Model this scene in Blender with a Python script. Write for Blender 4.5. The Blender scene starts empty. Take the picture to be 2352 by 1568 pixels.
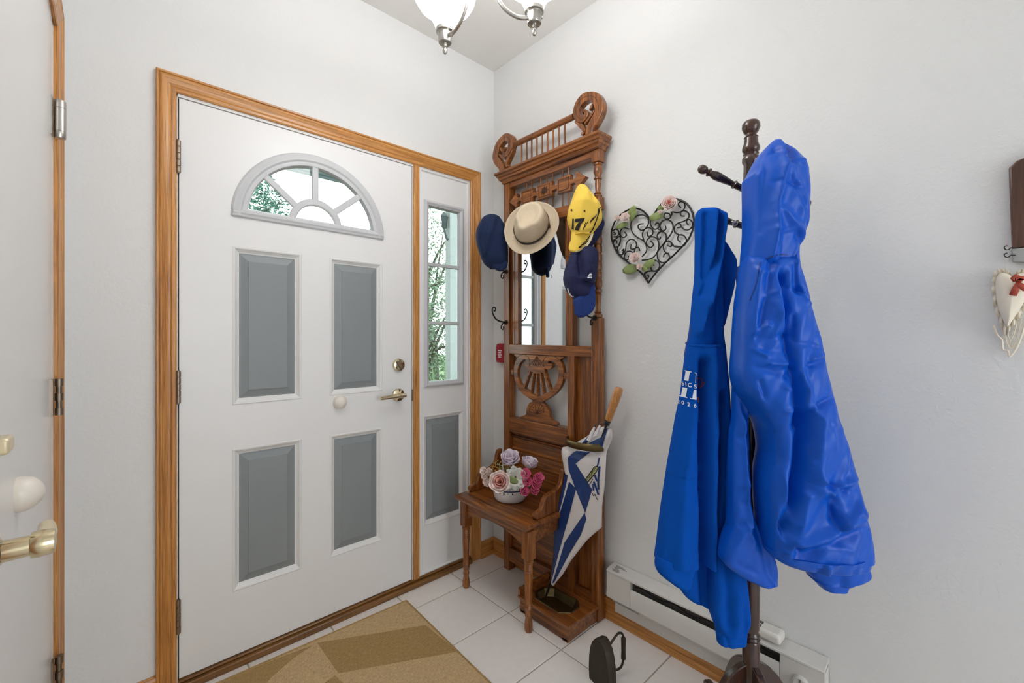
import bpy, bmesh, math, random
from mathutils import Vector, Matrix
from mathutils.bvhtree import BVHTree
R_ = random.Random(7)
SC = bpy.context.scene
COL = SC.collection
PI = math.pi

# ------------------------------------------------------------------ camera, world, light, exposure
FPX = 996.97                       # focal length in pixels of the 2352 px wide frame
YAW = math.radians(47.2955)
HOR = 770.1                        # horizon row
CAM = Vector((-1.6186, -1.9092, 1.2425))
FW = Vector((math.cos(YAW), math.sin(YAW), 0))
RT = Vector((math.sin(YAW), -math.cos(YAW), 0))
UP = Vector((0, 0, 1))
cd = bpy.data.cameras.new('camera')
cd.sensor_width = 36
cd.lens = 36 * FPX / 2352
cd.shift_y = (HOR - 784) / 2352
cd.clip_start = 0.01
cam = bpy.data.objects.new('camera', cd)
COL.objects.link(cam)
cam.location = CAM
cam.rotation_euler = (PI / 2, 0, YAW - PI / 2)
SC.camera = cam

w = bpy.data.worlds.new('world')
SC.world = w
w.use_nodes = True
w.node_tree.nodes['Background'].inputs[0].default_value = (0.92, 0.97, 1.0, 1)
w.node_tree.nodes['Background'].inputs[1].default_value = 5.0
LAMP = 12.5                        # radiance of the lamp glass
SC.view_settings.view_transform = 'Standard'
SC.view_settings.look = 'None'
SC.view_settings.exposure = 0.12
SC.view_settings.gamma = 1
SC.view_settings.use_curve_mapping = False
SC.cycles.use_denoising = True
SC.cycles.max_bounces = 10
SC.cycles.diffuse_bounces = 6
SC.cycles.transparent_max_bounces = 12
SC.cycles.sample_clamp_indirect = 6.0
SC.cycles.caustics_reflective = False
SC.cycles.caustics_refractive = False


# ------------------------------------------------------------------ helpers
def px(u, v, ax, val):
    """point of the plane axis=val seen at pixel (u, v)"""
    d = FW * FPX + RT * (u - 1176) + UP * (HOR - v)
    i = 'xyz'.index(ax)
    return CAM + d * ((val - CAM[i]) / d[i])


def pd(u, v, depth):
    return CAM + FW * depth + RT * ((u - 1176) / FPX * depth) + UP * ((HOR - v) / FPX * depth)


def lin(h):
    h = h.lstrip('#')
    c = [int(h[i:i + 2], 16) / 255 for i in (0, 2, 4)]
    return tuple((x / 12.92 if x <= .04045 else ((x + .055) / 1.055) ** 2.4) for x in c) + (1,)


class NT:
    def __init__(s, name):
        s.m = bpy.data.materials.new(name)
        s.m.use_nodes = True
        s.t = s.m.node_tree
        s.b = s.t.nodes['Principled BSDF']

    def n(s, typ, **kw):
        x = s.t.nodes.new(typ)
        for k, v in kw.items():
            if hasattr(x, k):
                setattr(x, k, v)
            else:
                x.inputs[k.replace('_', ' ')].default_value = v
        return x

    def l(s, a, b):
        s.t.links.new(a, b)


def coords(N, scale):
    tc = N.n('ShaderNodeTexCoord')
    mp = N.n('ShaderNodeMapping')
    mp.inputs['Scale'].default_value = scale
    N.l(tc.outputs['Object'], mp.inputs['Vector'])
    return mp.outputs[0]


def bump(N, hgt, strength, dist):
    b = N.n('ShaderNodeBump')
    b.inputs['Strength'].default_value = strength
    b.inputs['Distance'].default_value = dist
    N.l(hgt, b.inputs['Height'])
    N.l(b.outputs[0], N.b.inputs['Normal'])


def plain(name, col, rough=.5, metal=0, spec=.5, noise=0, nscale=40, nbump=0, sheen=0, coat=0):
    N = NT(name)
    c = lin(col) if isinstance(col, str) else tuple(col) + (1,)
    N.b.inputs['Base Color'].default_value = c
    N.b.inputs['Roughness'].default_value = rough
    N.b.inputs['Metallic'].default_value = metal
    N.b.inputs['Specular IOR Level'].default_value = spec
    if sheen:
        N.b.inputs['Sheen Weight'].default_value = sheen
        N.b.inputs['Sheen Tint'].default_value = c
    if coat:
        N.b.inputs['Coat Weight'].default_value = coat
        N.b.inputs['Coat Roughness'].default_value = .15
    v = coords(N, (1, 1, 1))
    nz = N.n('ShaderNodeTexNoise', Scale=nscale, Detail=4.0)
    N.l(v, nz.inputs['Vector'])
    rmp = N.n('ShaderNodeMapRange')
    a = noise or .03
    rmp.inputs['To Min'].default_value = 1 - a
    rmp.inputs['To Max'].default_value = 1 + a
    N.l(nz.outputs[0], rmp.inputs['Value'])
    mx = N.n('ShaderNodeMix', data_type='RGBA', blend_type='MULTIPLY')
    mx.inputs[0].default_value = 1
    mx.inputs[6].default_value = c
    N.l(rmp.outputs[0], mx.inputs[7])
    N.l(mx.outputs[2], N.b.inputs['Base Color'])
    if nbump:
        bump(N, nz.outputs[0], 1.0, nbump)
    return N.m


def wood(name, dark, mid, light, axis, rough=.35, fine=1.0, coat=.2):
    """oak-like grain running along the axis"""
    N = NT(name)
    a = 'xyz'.index(axis)
    sc = [26 * fine] * 3
    sc[a] = 1.5 * fine
    v = coords(N, tuple(sc))
    n1 = N.n('ShaderNodeTexNoise', Scale=1.6, Detail=5.0, Roughness=.62, Distortion=.9)
    N.l(v, n1.inputs['Vector'])
    sc2 = [210 * fine] * 3
    sc2[a] = 6 * fine
    v2 = coords(N, tuple(sc2))
    n2 = N.n('ShaderNodeTexNoise', Scale=1.5, Detail=2.0)
    N.l(v2, n2.inputs['Vector'])
    cr = N.n('ShaderNodeValToRGB')
    e = cr.color_ramp.elements
    e[0].position, e[0].color = .3, lin(dark)
    e[1].position, e[1].color = .72, lin(light)
    m = e.new(.5)
    m.color = lin(mid)
    N.l(n1.outputs[0], cr.inputs[0])
    mr = N.n('ShaderNodeMapRange')
    mr.inputs['From Min'].default_value = .38
    mr.inputs['From Max'].default_value = .55
    mr.inputs['To Min'].default_value = .62
    mr.inputs['To Max'].default_value = 1.06
    N.l(n2.outputs[0], mr.inputs['Value'])
    mx = N.n('ShaderNodeMix', data_type='RGBA', blend_type='MULTIPLY')
    mx.inputs[0].default_value = .75
    N.l(cr.outputs[0], mx.inputs[6])
    N.l(mr.outputs[0], mx.inputs[7])
    N.l(mx.outputs[2], N.b.inputs['Base Color'])
    N.b.inputs['Roughness'].default_value = rough
    N.b.inputs['Coat Weight'].default_value = coat
    N.b.inputs['Coat Roughness'].default_value = .2
    bump(N, n2.outputs[0], .25, .0006)
    return N.m


def wall_mat(name, col, bsc, bst):
    N = NT(name)
    N.b.inputs['Base Color'].default_value = lin(col)
    N.b.inputs['Roughness'].default_value = .75
    N.b.inputs['Specular IOR Level'].default_value = .25
    v = coords(N, (1, 1, 1))
    n1 = N.n('ShaderNodeTexNoise', Scale=bsc, Detail=4.0, Roughness=.55, Distortion=.6)
    N.l(v, n1.inputs['Vector'])
    n2 = N.n('ShaderNodeTexNoise', Scale=1.3, Detail=2.0)
    N.l(v, n2.inputs['Vector'])
    mr = N.n('ShaderNodeMapRange')
    mr.inputs['To Min'].default_value = .975
    mr.inputs['To Max'].default_value = 1.025
    N.l(n2.outputs[0], mr.inputs['Value'])
    mx = N.n('ShaderNodeMix', data_type='RGBA', blend_type='MULTIPLY')
    mx.inputs[0].default_value = 1
    mx.inputs[6].default_value = lin(col)
    N.l(mr.outputs[0], mx.inputs[7])
    N.l(mx.outputs[2], N.b.inputs['Base Color'])
    bump(N, n1.outputs[0], .85, bst)
    return N.m


def weave(name, col):
    """coarse flat weave: threads in two directions"""
    N = NT(name)
    c = lin(col)
    N.b.inputs['Roughness'].default_value = .95
    N.b.inputs['Specular IOR Level'].default_value = .1
    v1 = coords(N, (420, 60, 1))
    v2 = coords(N, (45, 380, 1))
    n1 = N.n('ShaderNodeTexNoise', Scale=1.0, Detail=2.0)
    n2 = N.n('ShaderNodeTexNoise', Scale=1.0, Detail=2.0)
    N.l(v1, n1.inputs['Vector'])
    N.l(v2, n2.inputs['Vector'])
    ad = N.n('ShaderNodeMath', operation='ADD')
    N.l(n1.outputs[0], ad.inputs[0])
    N.l(n2.outputs[0], ad.inputs[1])
    mr = N.n('ShaderNodeMapRange')
    mr.inputs['From Min'].default_value = .6
    mr.inputs['From Max'].default_value = 1.4
    mr.inputs['To Min'].default_value = .62
    mr.inputs['To Max'].default_value = 1.3
    N.l(ad.outputs[0], mr.inputs['Value'])
    mx = N.n('ShaderNodeMix', data_type='RGBA', blend_type='MULTIPLY')
    mx.inputs[0].default_value = 1
    mx.inputs[6].default_value = c
    N.l(mr.outputs[0], mx.inputs[7])
    N.l(mx.outputs[2], N.b.inputs['Base Color'])
    bump(N, ad.outputs[0], .8, .0012)
    return N.m


def emit(name, col, strength):
    N = NT(name)
    N.b.inputs['Base Color'].default_value = lin(col)
    N.b.inputs['Emission Color'].default_value = lin(col)
    N.b.inputs['Emission Strength'].default_value = strength
    N.b.inputs['Roughness'].default_value = .3
    return N.m


def glass_pane(name):
    N = NT(name)
    t = N.t
    t.nodes.remove(N.b)
    out = t.nodes['Material Output']
    tr = N.n('ShaderNodeBsdfTransparent')
    tr.inputs[0].default_value = (.93, .97, .95, 1)
    gl = N.n('ShaderNodeBsdfGlossy')
    gl.inputs['Roughness'].default_value = .02
    fr = N.n('ShaderNodeFresnel')
    fr.inputs['IOR'].default_value = 1.35
    mx = N.n('ShaderNodeMixShader')
    N.l(fr.outputs[0], mx.inputs[0])
    N.l(tr.outputs[0], mx.inputs[1])
    N.l(gl.outputs[0], mx.inputs[2])
    N.l(mx.outputs[0], out.inputs[0])
    return N.m


M = {}
M['wall'] = wall_mat('wall_paint', '#dfdfde', 75, .0016)
M['ceil'] = wall_mat('ceiling_paint', '#dedcd8', 50, .0008)
M['white'] = plain('door_white', '#e4e3e2', .38, noise=.01, nscale=8)
M['trimwhite'] = plain('frame_white', '#e2e1df', .4, noise=.01)
M['framegrey'] = plain('window_frame_grey', '#c4c5c7', .4, noise=.02)
M['grey'] = plain('panel_grey', '#84898b', .45, noise=.03, nscale=30)
for ax in 'xyz':
    M['oak' + ax] = wood('honey_oak_' + ax, '#a8692c', '#bf8342', '#cf9655', ax)
    M['tree' + ax] = wood('dark_oak_' + ax, '#43200b', '#824a1d', '#ad6c31', ax, .32, 1.3)
M['groove'] = plain('carved_groove', '#3d1d0c', .6)
M['sill'] = wood('sill_oak', '#5e3c1a', '#7b5224', '#8f6430', 'x')
M['dark'] = plain('gap_dark', '#1b1614', .8)
M['brass'] = plain('polished_brass', '#d6c8a6', .16, 1, noise=.05)
M['nickel'] = plain('brushed_nickel', '#b9b6b0', .3, 1, noise=.06, nscale=90)
M['hinge'] = plain('hinge_metal', '#8d7f70', .38, 1, noise=.1)
M['knobwhite'] = plain('ivory_knob', '#e6ded2', .28, noise=.01)
M['pane'] = glass_pane('window_glass')
M['tile'] = plain('floor_tile', '#ece6e1', .42, noise=.05, nscale=28, nbump=.0006)
M['grout'] = plain('tile_grout', '#b0a79c', .9, noise=.08)
M['mirror'] = plain('mirror_silver', '#e8eef0', .03, 1)
M['agedbrass'] = plain('aged_brass', '#6f6040', .42, 1, noise=.2, nscale=25)
M['iron'] = plain('black_iron', '#1a1718', .45, .3, noise=.1)
M['rustiron'] = plain('dark_cast_iron', '#352c20', .62, .35, noise=.3, nscale=60, nbump=.0008)
M['heater'] = plain('heater_enamel', '#d4d1cc', .42, noise=.02)
M['print'] = plain('grey_print', '#75736f', .7)
M['plastic'] = plain('white_plastic', '#e0dcd4', .35)
M['darkgrey'] = plain('dark_slot', '#4a4845', .5)
M['rack'] = wood('walnut_rack', '#241109', '#3a1e12', '#4e2b1a', 'z', .25, 1.0, .5)
M['hoodie'] = plain('fleece_blue', (.001, .074, .42), .95, spec=.12, noise=.06, nscale=120, nbump=.0004, sheen=.01)
M['jacket'] = plain('nylon_blue', (.001, .082, .52), .38, spec=.3, noise=.04, nscale=16, nbump=.0016)
M['jacketdark'] = plain('nylon_dark_blue', (.006, .03, .22), .5)
M['printwhite'] = plain('white_print', '#e8ecf4', .7)
M['printred'] = plain('red_print', '#a0402f', .7)
M['bluecap'] = plain('blue_wool', (.002, .013, .055), .92, noise=.12, nscale=160, nbump=.0006, sheen=.12)
M['navy'] = plain('navy_twill', (.010, .012, .062), .85, noise=.1, nscale=200, nbump=.0004, sheen=.1)
M['navybrim'] = plain('blue_twill', (.006, .030, .17), .85, noise=.1, nscale=200, nbump=.0004, sheen=.1)
M['straw'] = plain('beige_linen', '#cebda3', .9, noise=.08, nscale=220, nbump=.0005)
M['band'] = plain('dark_hatband', '#221d1f', .7)
M['yellow'] = plain('yellow_twill', '#e9c550', .85, noise=.05, nscale=200, nbump=.0003, sheen=.2)
M['black'] = plain('black_thread', '#17130f', .8)
M['cream'] = plain('cream_trim', '#efe3bd', .8)
M['brown'] = plain('brown_button', '#5b3a14', .7)
M['red'] = plain('red_plastic', '#a51f33', .4)
M['leaf'] = plain('silk_leaf', '#84945a', .7, noise=.25, nscale=60)
M['blush'] = plain('blush_petal', '#f7e6e0', .8, noise=.05)
M['petalpink'] = plain('pink_petal', '#efbbb0', .8, noise=.08)
M['lilac'] = plain('lilac_petal', '#e6d9e4', .8, noise=.04)
M['petalwhite'] = plain('white_petal', '#e6e8e2', .8, noise=.04)
M['hotpink'] = plain('hot_pink_petal', '#e56c93', .75, noise=.15, nscale=90)
M['gold'] = plain('gold_filigree', '#c09a50', .4, .6, noise=.2)
M['drystem'] = plain('dry_green', '#a5a671', .8, noise=.2)
M['china'] = plain('white_china', '#e2e0de', .22, noise=.01)
M['bluechina'] = plain('blue_glaze', '#2c3a5c', .25)
M['umbblue'] = plain('umbrella_blue', (.006, .035, .16), .45, noise=.05)
M['umbwhite'] = plain('umbrella_white', '#d8d3d2', .6, noise=.04)
M['umbhandle'] = wood('umbrella_handle', '#a8672e', '#c08447', '#d09a5c', 'z', .3)
M['umbblack'] = plain('umbrella_black', '#17171b', .35)
M['rug'] = weave('jute_rug', '#c6aa80')
M['rugdark'] = weave('jute_rug_dark', '#a98b5d')
M['lampglass'] = emit('lamp_glass', '#ffffff', LAMP)
M['plaque'] = wood('plaque_wood', '#3a2117', '#52301f', '#6a4229', 'z', .4)
M['greypaint'] = plain('grey_plate', '#9c9c9a', .5)
M['lace'] = plain('cream_lace', '#e6ddcb', .9, noise=.06, nscale=80)
M['ribbon'] = plain('red_ribbon', '#a8442f', .6)
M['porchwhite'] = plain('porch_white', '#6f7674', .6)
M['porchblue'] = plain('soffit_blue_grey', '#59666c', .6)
M['bark'] = plain('tree_bark', '#3f3a30', .9, noise=.3)
M['crown'] = plain('tree_leaf', '#31604f', .6, noise=.35, nscale=3)
M['crown2'] = plain('shrub_leaf', '#566d55', .6, noise=.35, nscale=3)
M['blade'] = plain('grass_blade', '#4c7038', .5, noise=.3, nscale=9)
M['lawn'] = plain('lawn_green', '#4d6038', .9, noise=.3, nscale=6)
M['lantern'] = plain('lantern_teal_black', '#1f2c2d', .5)


class B:
    """collects shapes in world coordinates and links them as one mesh object"""

    def __init__(s):
        s.bm = bmesh.new()

    def quad_grid(s, rows, close_u=False, close_v=False, cap=False):
        vs = [[s.bm.verts.new(p) for p in r] for r in rows]
        n, m = len(vs), len(vs[0])
        for i in range(n - (0 if close_v else 1)):
            for j in range(m - (0 if close_u else 1)):
                a, b = vs[i], vs[(i + 1) % n]
                q = [a[j], a[(j + 1) % m], b[(j + 1) % m], b[j]]
                try:
                    s.bm.faces.new(q)
                except ValueError:
                    pass
        if cap:
            for r in (vs[0], vs[-1]):
                try:
                    s.bm.faces.new(r)
                except ValueError:
                    pass
        return s

    def box(s, p0, p1):
        x0, y0, z0 = [min(a, b) for a, b in zip(p0, p1)]
        x1, y1, z1 = [max(a, b) for a, b in zip(p0, p1)]
        v = [s.bm.verts.new(c) for c in ((x0, y0, z0), (x1, y0, z0), (x1, y1, z0), (x0, y1, z0),
                                         (x0, y0, z1), (x1, y0, z1), (x1, y1, z1), (x0, y1, z1))]
        for f in ((3, 2, 1, 0), (4, 5, 6, 7), (0, 1, 5, 4), (1, 2, 6, 5), (2, 3, 7, 6), (3, 0, 4, 7)):
            s.bm.faces.new([v[i] for i in f])
        return s

    def hull(s, a, b):
        """loft between two equal-length loops, capped"""
        return s.quad_grid([a, b], close_u=True, cap=True)

    def lathe(s, prof, base, axis=(0, 0, 1), seg=20, ref=None):
        """prof: (radius, height) pairs along the axis from base"""
        ax = Vector(axis).normalized()
        r = Vector(ref) if ref else (Vector((1, 0, 0)) if abs(ax.x) < .9 else Vector((0, 1, 0)))
        u = (r - ax * r.dot(ax)).normalized()
        v = ax.cross(u)
        base = Vector(base)
        rows = []
        for rad, h in prof:
            rows.append([base + ax * h + (u * math.cos(t) + v * math.sin(t)) * max(rad, 1e-5)
                         for t in [2 * PI * k / seg for k in range(seg)]])
        return s.quad_grid(rows, close_u=True, cap=True)

    def tube(s, pts, rad, seg=8, cap=True):
        pts = [Vector(p) for p in pts]
        n = len(pts)
        rows = []
        ref = None
        for i, p in enumerate(pts):
            t = (pts[min(i + 1, n - 1)] - pts[max(i - 1, 0)]).normalized()
            if ref is None:
                ref = Vector((0, 0, 1)) if abs(t.z) < .9 else Vector((1, 0, 0))
            u = (ref - t * ref.dot(t)).normalized()
            v = t.cross(u)
            ref = u
            r = rad[i] if isinstance(rad, (list, tuple)) else rad
            rows.append([p + (u * math.cos(a) + v * math.sin(a)) * r for a in [2 * PI * k / seg for k in range(seg)]])
        return s.quad_grid(rows, close_u=True, cap=cap)

    def ball(s, c, r, seg=14, sc=(1, 1, 1)):
        c = Vector(c)
        rows = []
        for i in range(seg // 2 + 1):
            th = PI * i / (seg // 2)
            rows.append([c + Vector((sc[0] * r * max(math.sin(th), 1e-4) * math.cos(a), sc[1] * r * max(math.sin(th), 1e-4) * math.sin(a),
                                     sc[2] * r * math.cos(th))) for a in [2 * PI * k / seg for k in range(seg)]])
        return s.quad_grid(rows, close_u=True, cap=True)

    def obj(s, name, mat, parent=None, smooth=True, bevel=0, sub=0, solid=0, angle=35):
        bmesh.ops.recalc_face_normals(s.bm, faces=s.bm.faces)
        me = bpy.data.meshes.new(name)
        s.bm.to_mesh(me)
        s.bm.free()
        return finish(name, me, mat, parent, smooth, bevel, sub, solid, angle)


def finish(name, me, mat, parent=None, smooth=True, bevel=0, sub=0, solid=0, angle=35):
    o = bpy.data.objects.new(name, me)
    COL.objects.link(o)
    me.materials.append(M[mat] if isinstance(mat, str) else mat)
    if smooth and len(me.polygons):
        me.shade_smooth()
        me.set_sharp_from_angle(angle=math.radians(angle))
    if parent:
        top = parent
        while top.parent:
            top = top.parent
        me.transform(Matrix.Translation(-top.location))
        o.parent = parent
    if solid:
        k = o.modifiers.new('solid', 'SOLIDIFY')
        k.thickness = solid
        k.offset = 0
    if bevel:
        k = o.modifiers.new('bevel', 'BEVEL')
        k.width = bevel
        k.segments = 2
        k.limit_method = 'ANGLE'
        k.angle_limit = math.radians(40)
    if sub:
        k = o.modifiers.new('sub', 'SUBSURF')
        k.levels = k.render_levels = sub
    return o


def thing(name, loc, label, cat, group=None):
    o = bpy.data.objects.new(name, None)
    COL.objects.link(o)
    o.empty_display_size = .05
    o.location = loc
    return tag(o, label, cat, group)


def tag(o, label, cat, group=None):
    o['label'] = label
    o['category'] = cat
    if group:
        o['group'] = group
    return o


def rebase(o):
    """move a single-mesh thing's origin to the middle of its foot"""
    vs = [v.co for v in o.data.vertices]
    c = Vector(((min(v.x for v in vs) + max(v.x for v in vs)) / 2, (min(v.y for v in vs) + max(v.y for v in vs)) / 2, min(v.z for v in vs)))
    o.data.transform(Matrix.Translation(-c))
    o.location = c
    return o


def struct(o, label=None):
    o['kind'] = 'structure'
    if label:
        o['label'] = label
    return o


PL_R = Matrix(((0, 0, -1, 0), (-1, 0, 0, 0), (0, 1, 0, 0), (0, 0, 0, 1)))   # (s, z) on a plane facing -X
PL_F = Matrix(((1, 0, 0, 0), (0, 0, -1, 0), (0, 1, 0, 0), (0, 0, 0, 1)))    # (x, z) on a plane facing -Y


def shape2d(name, loops, plane, off, depth, mat, parent=None, bev=.0012, loc=None):
    """flat cut-out board: loops of 2-D points (first outline, then holes), centred at off along the normal"""
    cu = bpy.data.curves.new('tmp', 'CURVE')
    cu.dimensions = '2D'
    cu.fill_mode = 'BOTH'
    cu.extrude = max(depth / 2 - bev, .0002)
    cu.bevel_depth = bev
    cu.bevel_resolution = 1
    cu.offset = -bev
    for lp in loops:
        sp = cu.splines.new('POLY')
        sp.points.add(len(lp) - 1)
        for p, q in zip(sp.points, lp):
            p.co = (q[0], q[1], 0, 1)
        sp.use_cyclic_u = True
    ob = bpy.data.objects.new('tmp', cu)
    COL.objects.link(ob)
    me = bpy.data.meshes.new_from_object(ob.evaluated_get(bpy.context.evaluated_depsgraph_get()))
    bpy.data.objects.remove(ob)
    bpy.data.curves.remove(cu)
    me.name = name
    me.materials.clear()
    me.transform(plane @ Matrix.Translation((0, 0, off)))
    return finish(name, me, mat, parent, True, angle=30)


def text_mesh(body, size, font_bold=True, extr=0.0, cuts=2):
    cu = bpy.data.curves.new('txt', 'FONT')
    cu.body = body
    cu.size = size
    cu.extrude = extr
    cu.offset = .02 * size if font_bold else 0
    cu.align_x = 'CENTER'
    cu.align_y = 'CENTER'
    ob = bpy.data.objects.new('txt', cu)
    COL.objects.link(ob)
    me = bpy.data.meshes.new_from_object(ob.evaluated_get(bpy.context.evaluated_depsgraph_get()))
    bpy.data.objects.remove(ob)
    bpy.data.curves.remove(cu)
    bm = bmesh.new()
    bm.from_mesh(me)
    bmesh.ops.remove_doubles(bm, verts=bm.verts, dist=1e-6)
    bmesh.ops.triangulate(bm, faces=bm.faces)
    for _ in range(cuts):
        ed = [e for e in bm.edges if e.calc_length() > size * .12]
        if ed:
            bmesh.ops.subdivide_edges(bm, edges=ed, cuts=1)
            bmesh.ops.triangulate(bm, faces=bm.faces)
    return bm


def tree_of(o):
    dg = bpy.context.evaluated_depsgraph_get()
    dg.update()
    e = o.evaluated_get(dg)
    me = e.to_mesh()
    mw = o.matrix_world.copy()
    p = o.parent
    mv = Matrix.Identity(4)
    top = o
    while top.parent:
        top = top.parent
    mv = Matrix.Translation(top.location) if top is not o else Matrix.Translation(o.location)
    t = BVHTree.FromPolygons([mv @ v.co for v in me.vertices], [p.vertices[:] for p in me.polygons])
    e.to_mesh_clear()
    return t


def flat_poly(points, n=0):
    bm = bmesh.new()
    f = bm.faces.new([bm.verts.new((p[0], p[1], 0)) for p in points])
    f.normal_update()
    bmesh.ops.triangulate(bm, faces=[f], ngon_method='EAR_CLIP')
    for _ in range(n):
        bmesh.ops.subdivide_edges(bm, edges=bm.edges[:], cuts=1)
        bmesh.ops.triangulate(bm, faces=bm.faces)
    return bm


def decal(name, bm, mapf, bvh, direction, mat, parent, lift=.0015):
    """lay a flat 2-D mesh as a print on a surface: mapf(x, y) gives the ray origin"""
    d = Vector(direction).normalized()
    kill = []
    for v in bm.verts:
        o = mapf(v.co.x, v.co.y)
        hit, nrm, idx, dist = bvh.ray_cast(o, d)
        if hit is None:
            kill.append(v)
        else:
            if nrm.dot(d) > 0:
                nrm = -nrm
            v.co = hit + nrm * lift
    if kill:
        bmesh.ops.delete(bm, geom=kill, context='VERTS')
    me = bpy.data.meshes.new(name)
    bm.to_mesh(me)
    bm.free()
    return finish(name, me, mat, parent, False)


def lerp(a, b, t):
    return a + (b - a) * t


def interp(tab, x):
    if x <= tab[0][0]:
        return tab[0][1]
    for (a, va), (b, vb) in zip(tab, tab[1:]):
        if x <= b:
            t = (x - a) / (b - a) if b > a else 0
            return va + (vb - va) * t
    return tab[-1][1]


def smooth_tab(tab, x):
    """Catmull-Rom through a table"""
    n = len(tab)
    if x <= tab[0][0]:
        return tab[0][1]
    for i in range(n - 1):
        if x <= tab[i + 1][0]:
            x0, y0 = tab[i]
            x1, y1 = tab[i + 1]
            ya = tab[i - 1] if i else tab[i]
            yb = tab[i + 2] if i + 2 < n else tab[i + 1]
            h = x1 - x0
            m0 = (y1 - ya[1]) / (x1 - ya[0]) if x1 > ya[0] else 0
            m1 = (yb[1] - y0) / (yb[0] - x0) if yb[0] > x0 else 0
            t = (x - x0) / h
            return (2 * t**3 - 3 * t**2 + 1) * y0 + (t**3 - 2 * t**2 + t) * h * m0 + (-2 * t**3 + 3 * t**2) * y1 + (t**3 - t**2) * h * m1
    return tab[-1][1]


def curve_pts(pts, n=6, closed=False):
    """smooth polyline through 2-D or 3-D points"""
    P = [Vector(p) for p in pts]
    m = len(P)
    out = []
    for i in range(m if closed else m - 1):
        a, b = P[i], P[(i + 1) % m]
        p0 = P[i - 1] if (i or closed) else a
        p3 = P[(i + 2) % m] if (i + 2 < m or closed) else b
        for k in range(n):
            t = k / n
            out.append(.5 * ((2 * a) + (b - p0) * t + (2 * p0 - 5 * a + 4 * b - p3) * t * t + (3 * a - p0 - 3 * b + p3) * t**3))
    if not closed:
        out.append(P[-1])
    return out


def ribbon(path, n=5):
    """outline of a band: path of (x, y, halfwidth)"""
    P = curve_pts(path, n)
    L, Rr = [], []
    for i, p in enumerate(P):
        a = P[max(i - 1, 0)]
        b = P[min(i + 1, len(P) - 1)]
        t = Vector((b.x - a.x, b.y - a.y))
        t.normalize()
        nx, ny = -t.y, t.x
        L.append((p.x + nx * p.z, p.y + ny * p.z))
        Rr.append((p.x - nx * p.z, p.y - ny * p.z))
    return L + Rr[::-1]


# ------------------------------------------------------------------ the room
LX = -1.735          # left wall
CH = 2.7603          # ceiling
BY = -4.6            # back of the hall
X0, X1 = -1.4441, -.5301        # front door slab
Z0, Z1 = .0393, 2.0743

bm = B()
bm.box((LX, .12, 0), (-1.475, 0, CH)).box((-1.475, .12, 2.11), (-.14, 0, CH)).box((-.14, .12, 0), (.12, 0, CH))
struct(bm.obj('wall_front', 'wall', smooth=False), 'off-white textured wall around the front door')
struct(B().box((0, 0, 0), (.12, BY, CH)).obj('wall_right', 'wall', smooth=False), 'off-white textured wall behind the hall tree and coat rack')
bm = B()
bm.box((LX, 0, 0), (LX - .12, -.20, CH)).box((LX, -.20, 2.11), (LX - .12, -1.19, CH)).box((LX, -1.19, 0), (LX - .12, BY, CH))
struct(bm.obj('wall_left', 'wall', smooth=False), 'off-white wall with the plain white side door')
bm = B()
bm.box((LX, BY, 0), (-1.5, BY - .12, CH)).box((-.2, BY, 0), (.12, BY - .12, CH)).box((-1.5, BY, 0), (-.2, BY - .12, .4)).box((-1.5, BY, 2.3), (-.2, BY - .12, CH))  # opening added in the unseen back wall to let in sky fill light
struct(bm.obj('wall_back', 'wall', smooth=False), 'unseen wall at the far end of the hall with an opening added for fill light')
struct(B().box((LX - .12, .12, CH), (.12, BY - .12, CH + .1)).obj('ceiling', 'ceil', smooth=False), 'plain off-white ceiling')

# floor: grout bed with every tile a piece of its own
fl = struct(B().box((LX - .12, .12, -.06), (.12, BY - .12, -.003)).obj('floor', 'grout', smooth=False), 'floor of pale square ceramic tiles')
tb = B().box((-.152, -.152, -.008), (.152, .152, 0))
bmesh.ops.bevel(tb.bm, geom=[e for e in tb.bm.edges if all(v.co.z > -.001 for v in e.verts)], offset=.0015, segments=1, affect='EDGES')
tile = tb.obj('tile', 'tile', fl, smooth=False)
tile_me = tile.data
tile.location = (-.155, -.003 + .155 - .155, 0)
first = True
for i in range(6):
    for j in range(15):
        x = -.155 - .31 * i
        y = -.003 - .31 * j
        if x < LX - .1:
            continue
        if y < BY:
            continue
        o = tile if first else bpy.data.objects.new('tile', tile_me)
        if not first:
            COL.objects.link(o)
            o.parent = fl
        o.location = (x, y, R_.uniform(-.0004, .0004))
        first = False

# baseboards (base board and shoe moulding)


def baseboard(name, a, b, n, label):
    """straight run from a to b, n = normal into the room"""
    a, b, n = Vector(a), Vector(b), Vector(n)
    prof = [(0, 0), (.014, 0), (.014, .074), (.010, .082), (.004, .0864), (0, .0864)]
    g = B()
    g.hull([a + n * p[0] + UP * p[1] for p in prof], [b + n * p[0] + UP * p[1] for p in prof])
    o = g.obj(name, 'oakx' if abs((b - a).x) > abs((b - a).y) else 'oaky', smooth=False)
    struct(o, label)
    sh = [(.013, 0), (.0225, 0), (.0225, .010), (.0205, .018), (.0165, .0225), (.013, .0235)]
    g = B()
    g.hull([a + n * p[0] + UP * p[1] for p in sh], [b + n * p[0] + UP * p[1] for p in sh])
    g.obj('shoe_moulding', 'oakx' if abs((b - a).x) > abs((b - a).y) else 'oaky', o, smooth=True)
    return o


baseboard('baseboard_right', (0, 0, 0), (0, BY, 0), (-1, 0, 0), 'honey oak baseboard along the wall under the heater')
baseboard('baseboard_front', (-.1059, 0, 0), (-.001, 0, 0), (0, -1, 0), 'short oak baseboard in the corner behind the hall tree')
baseboard('baseboard_left', (LX, 0, 0), (-1.508, 0, 0), (0, -1, 0), 'short oak baseboard beside the front door')

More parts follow.
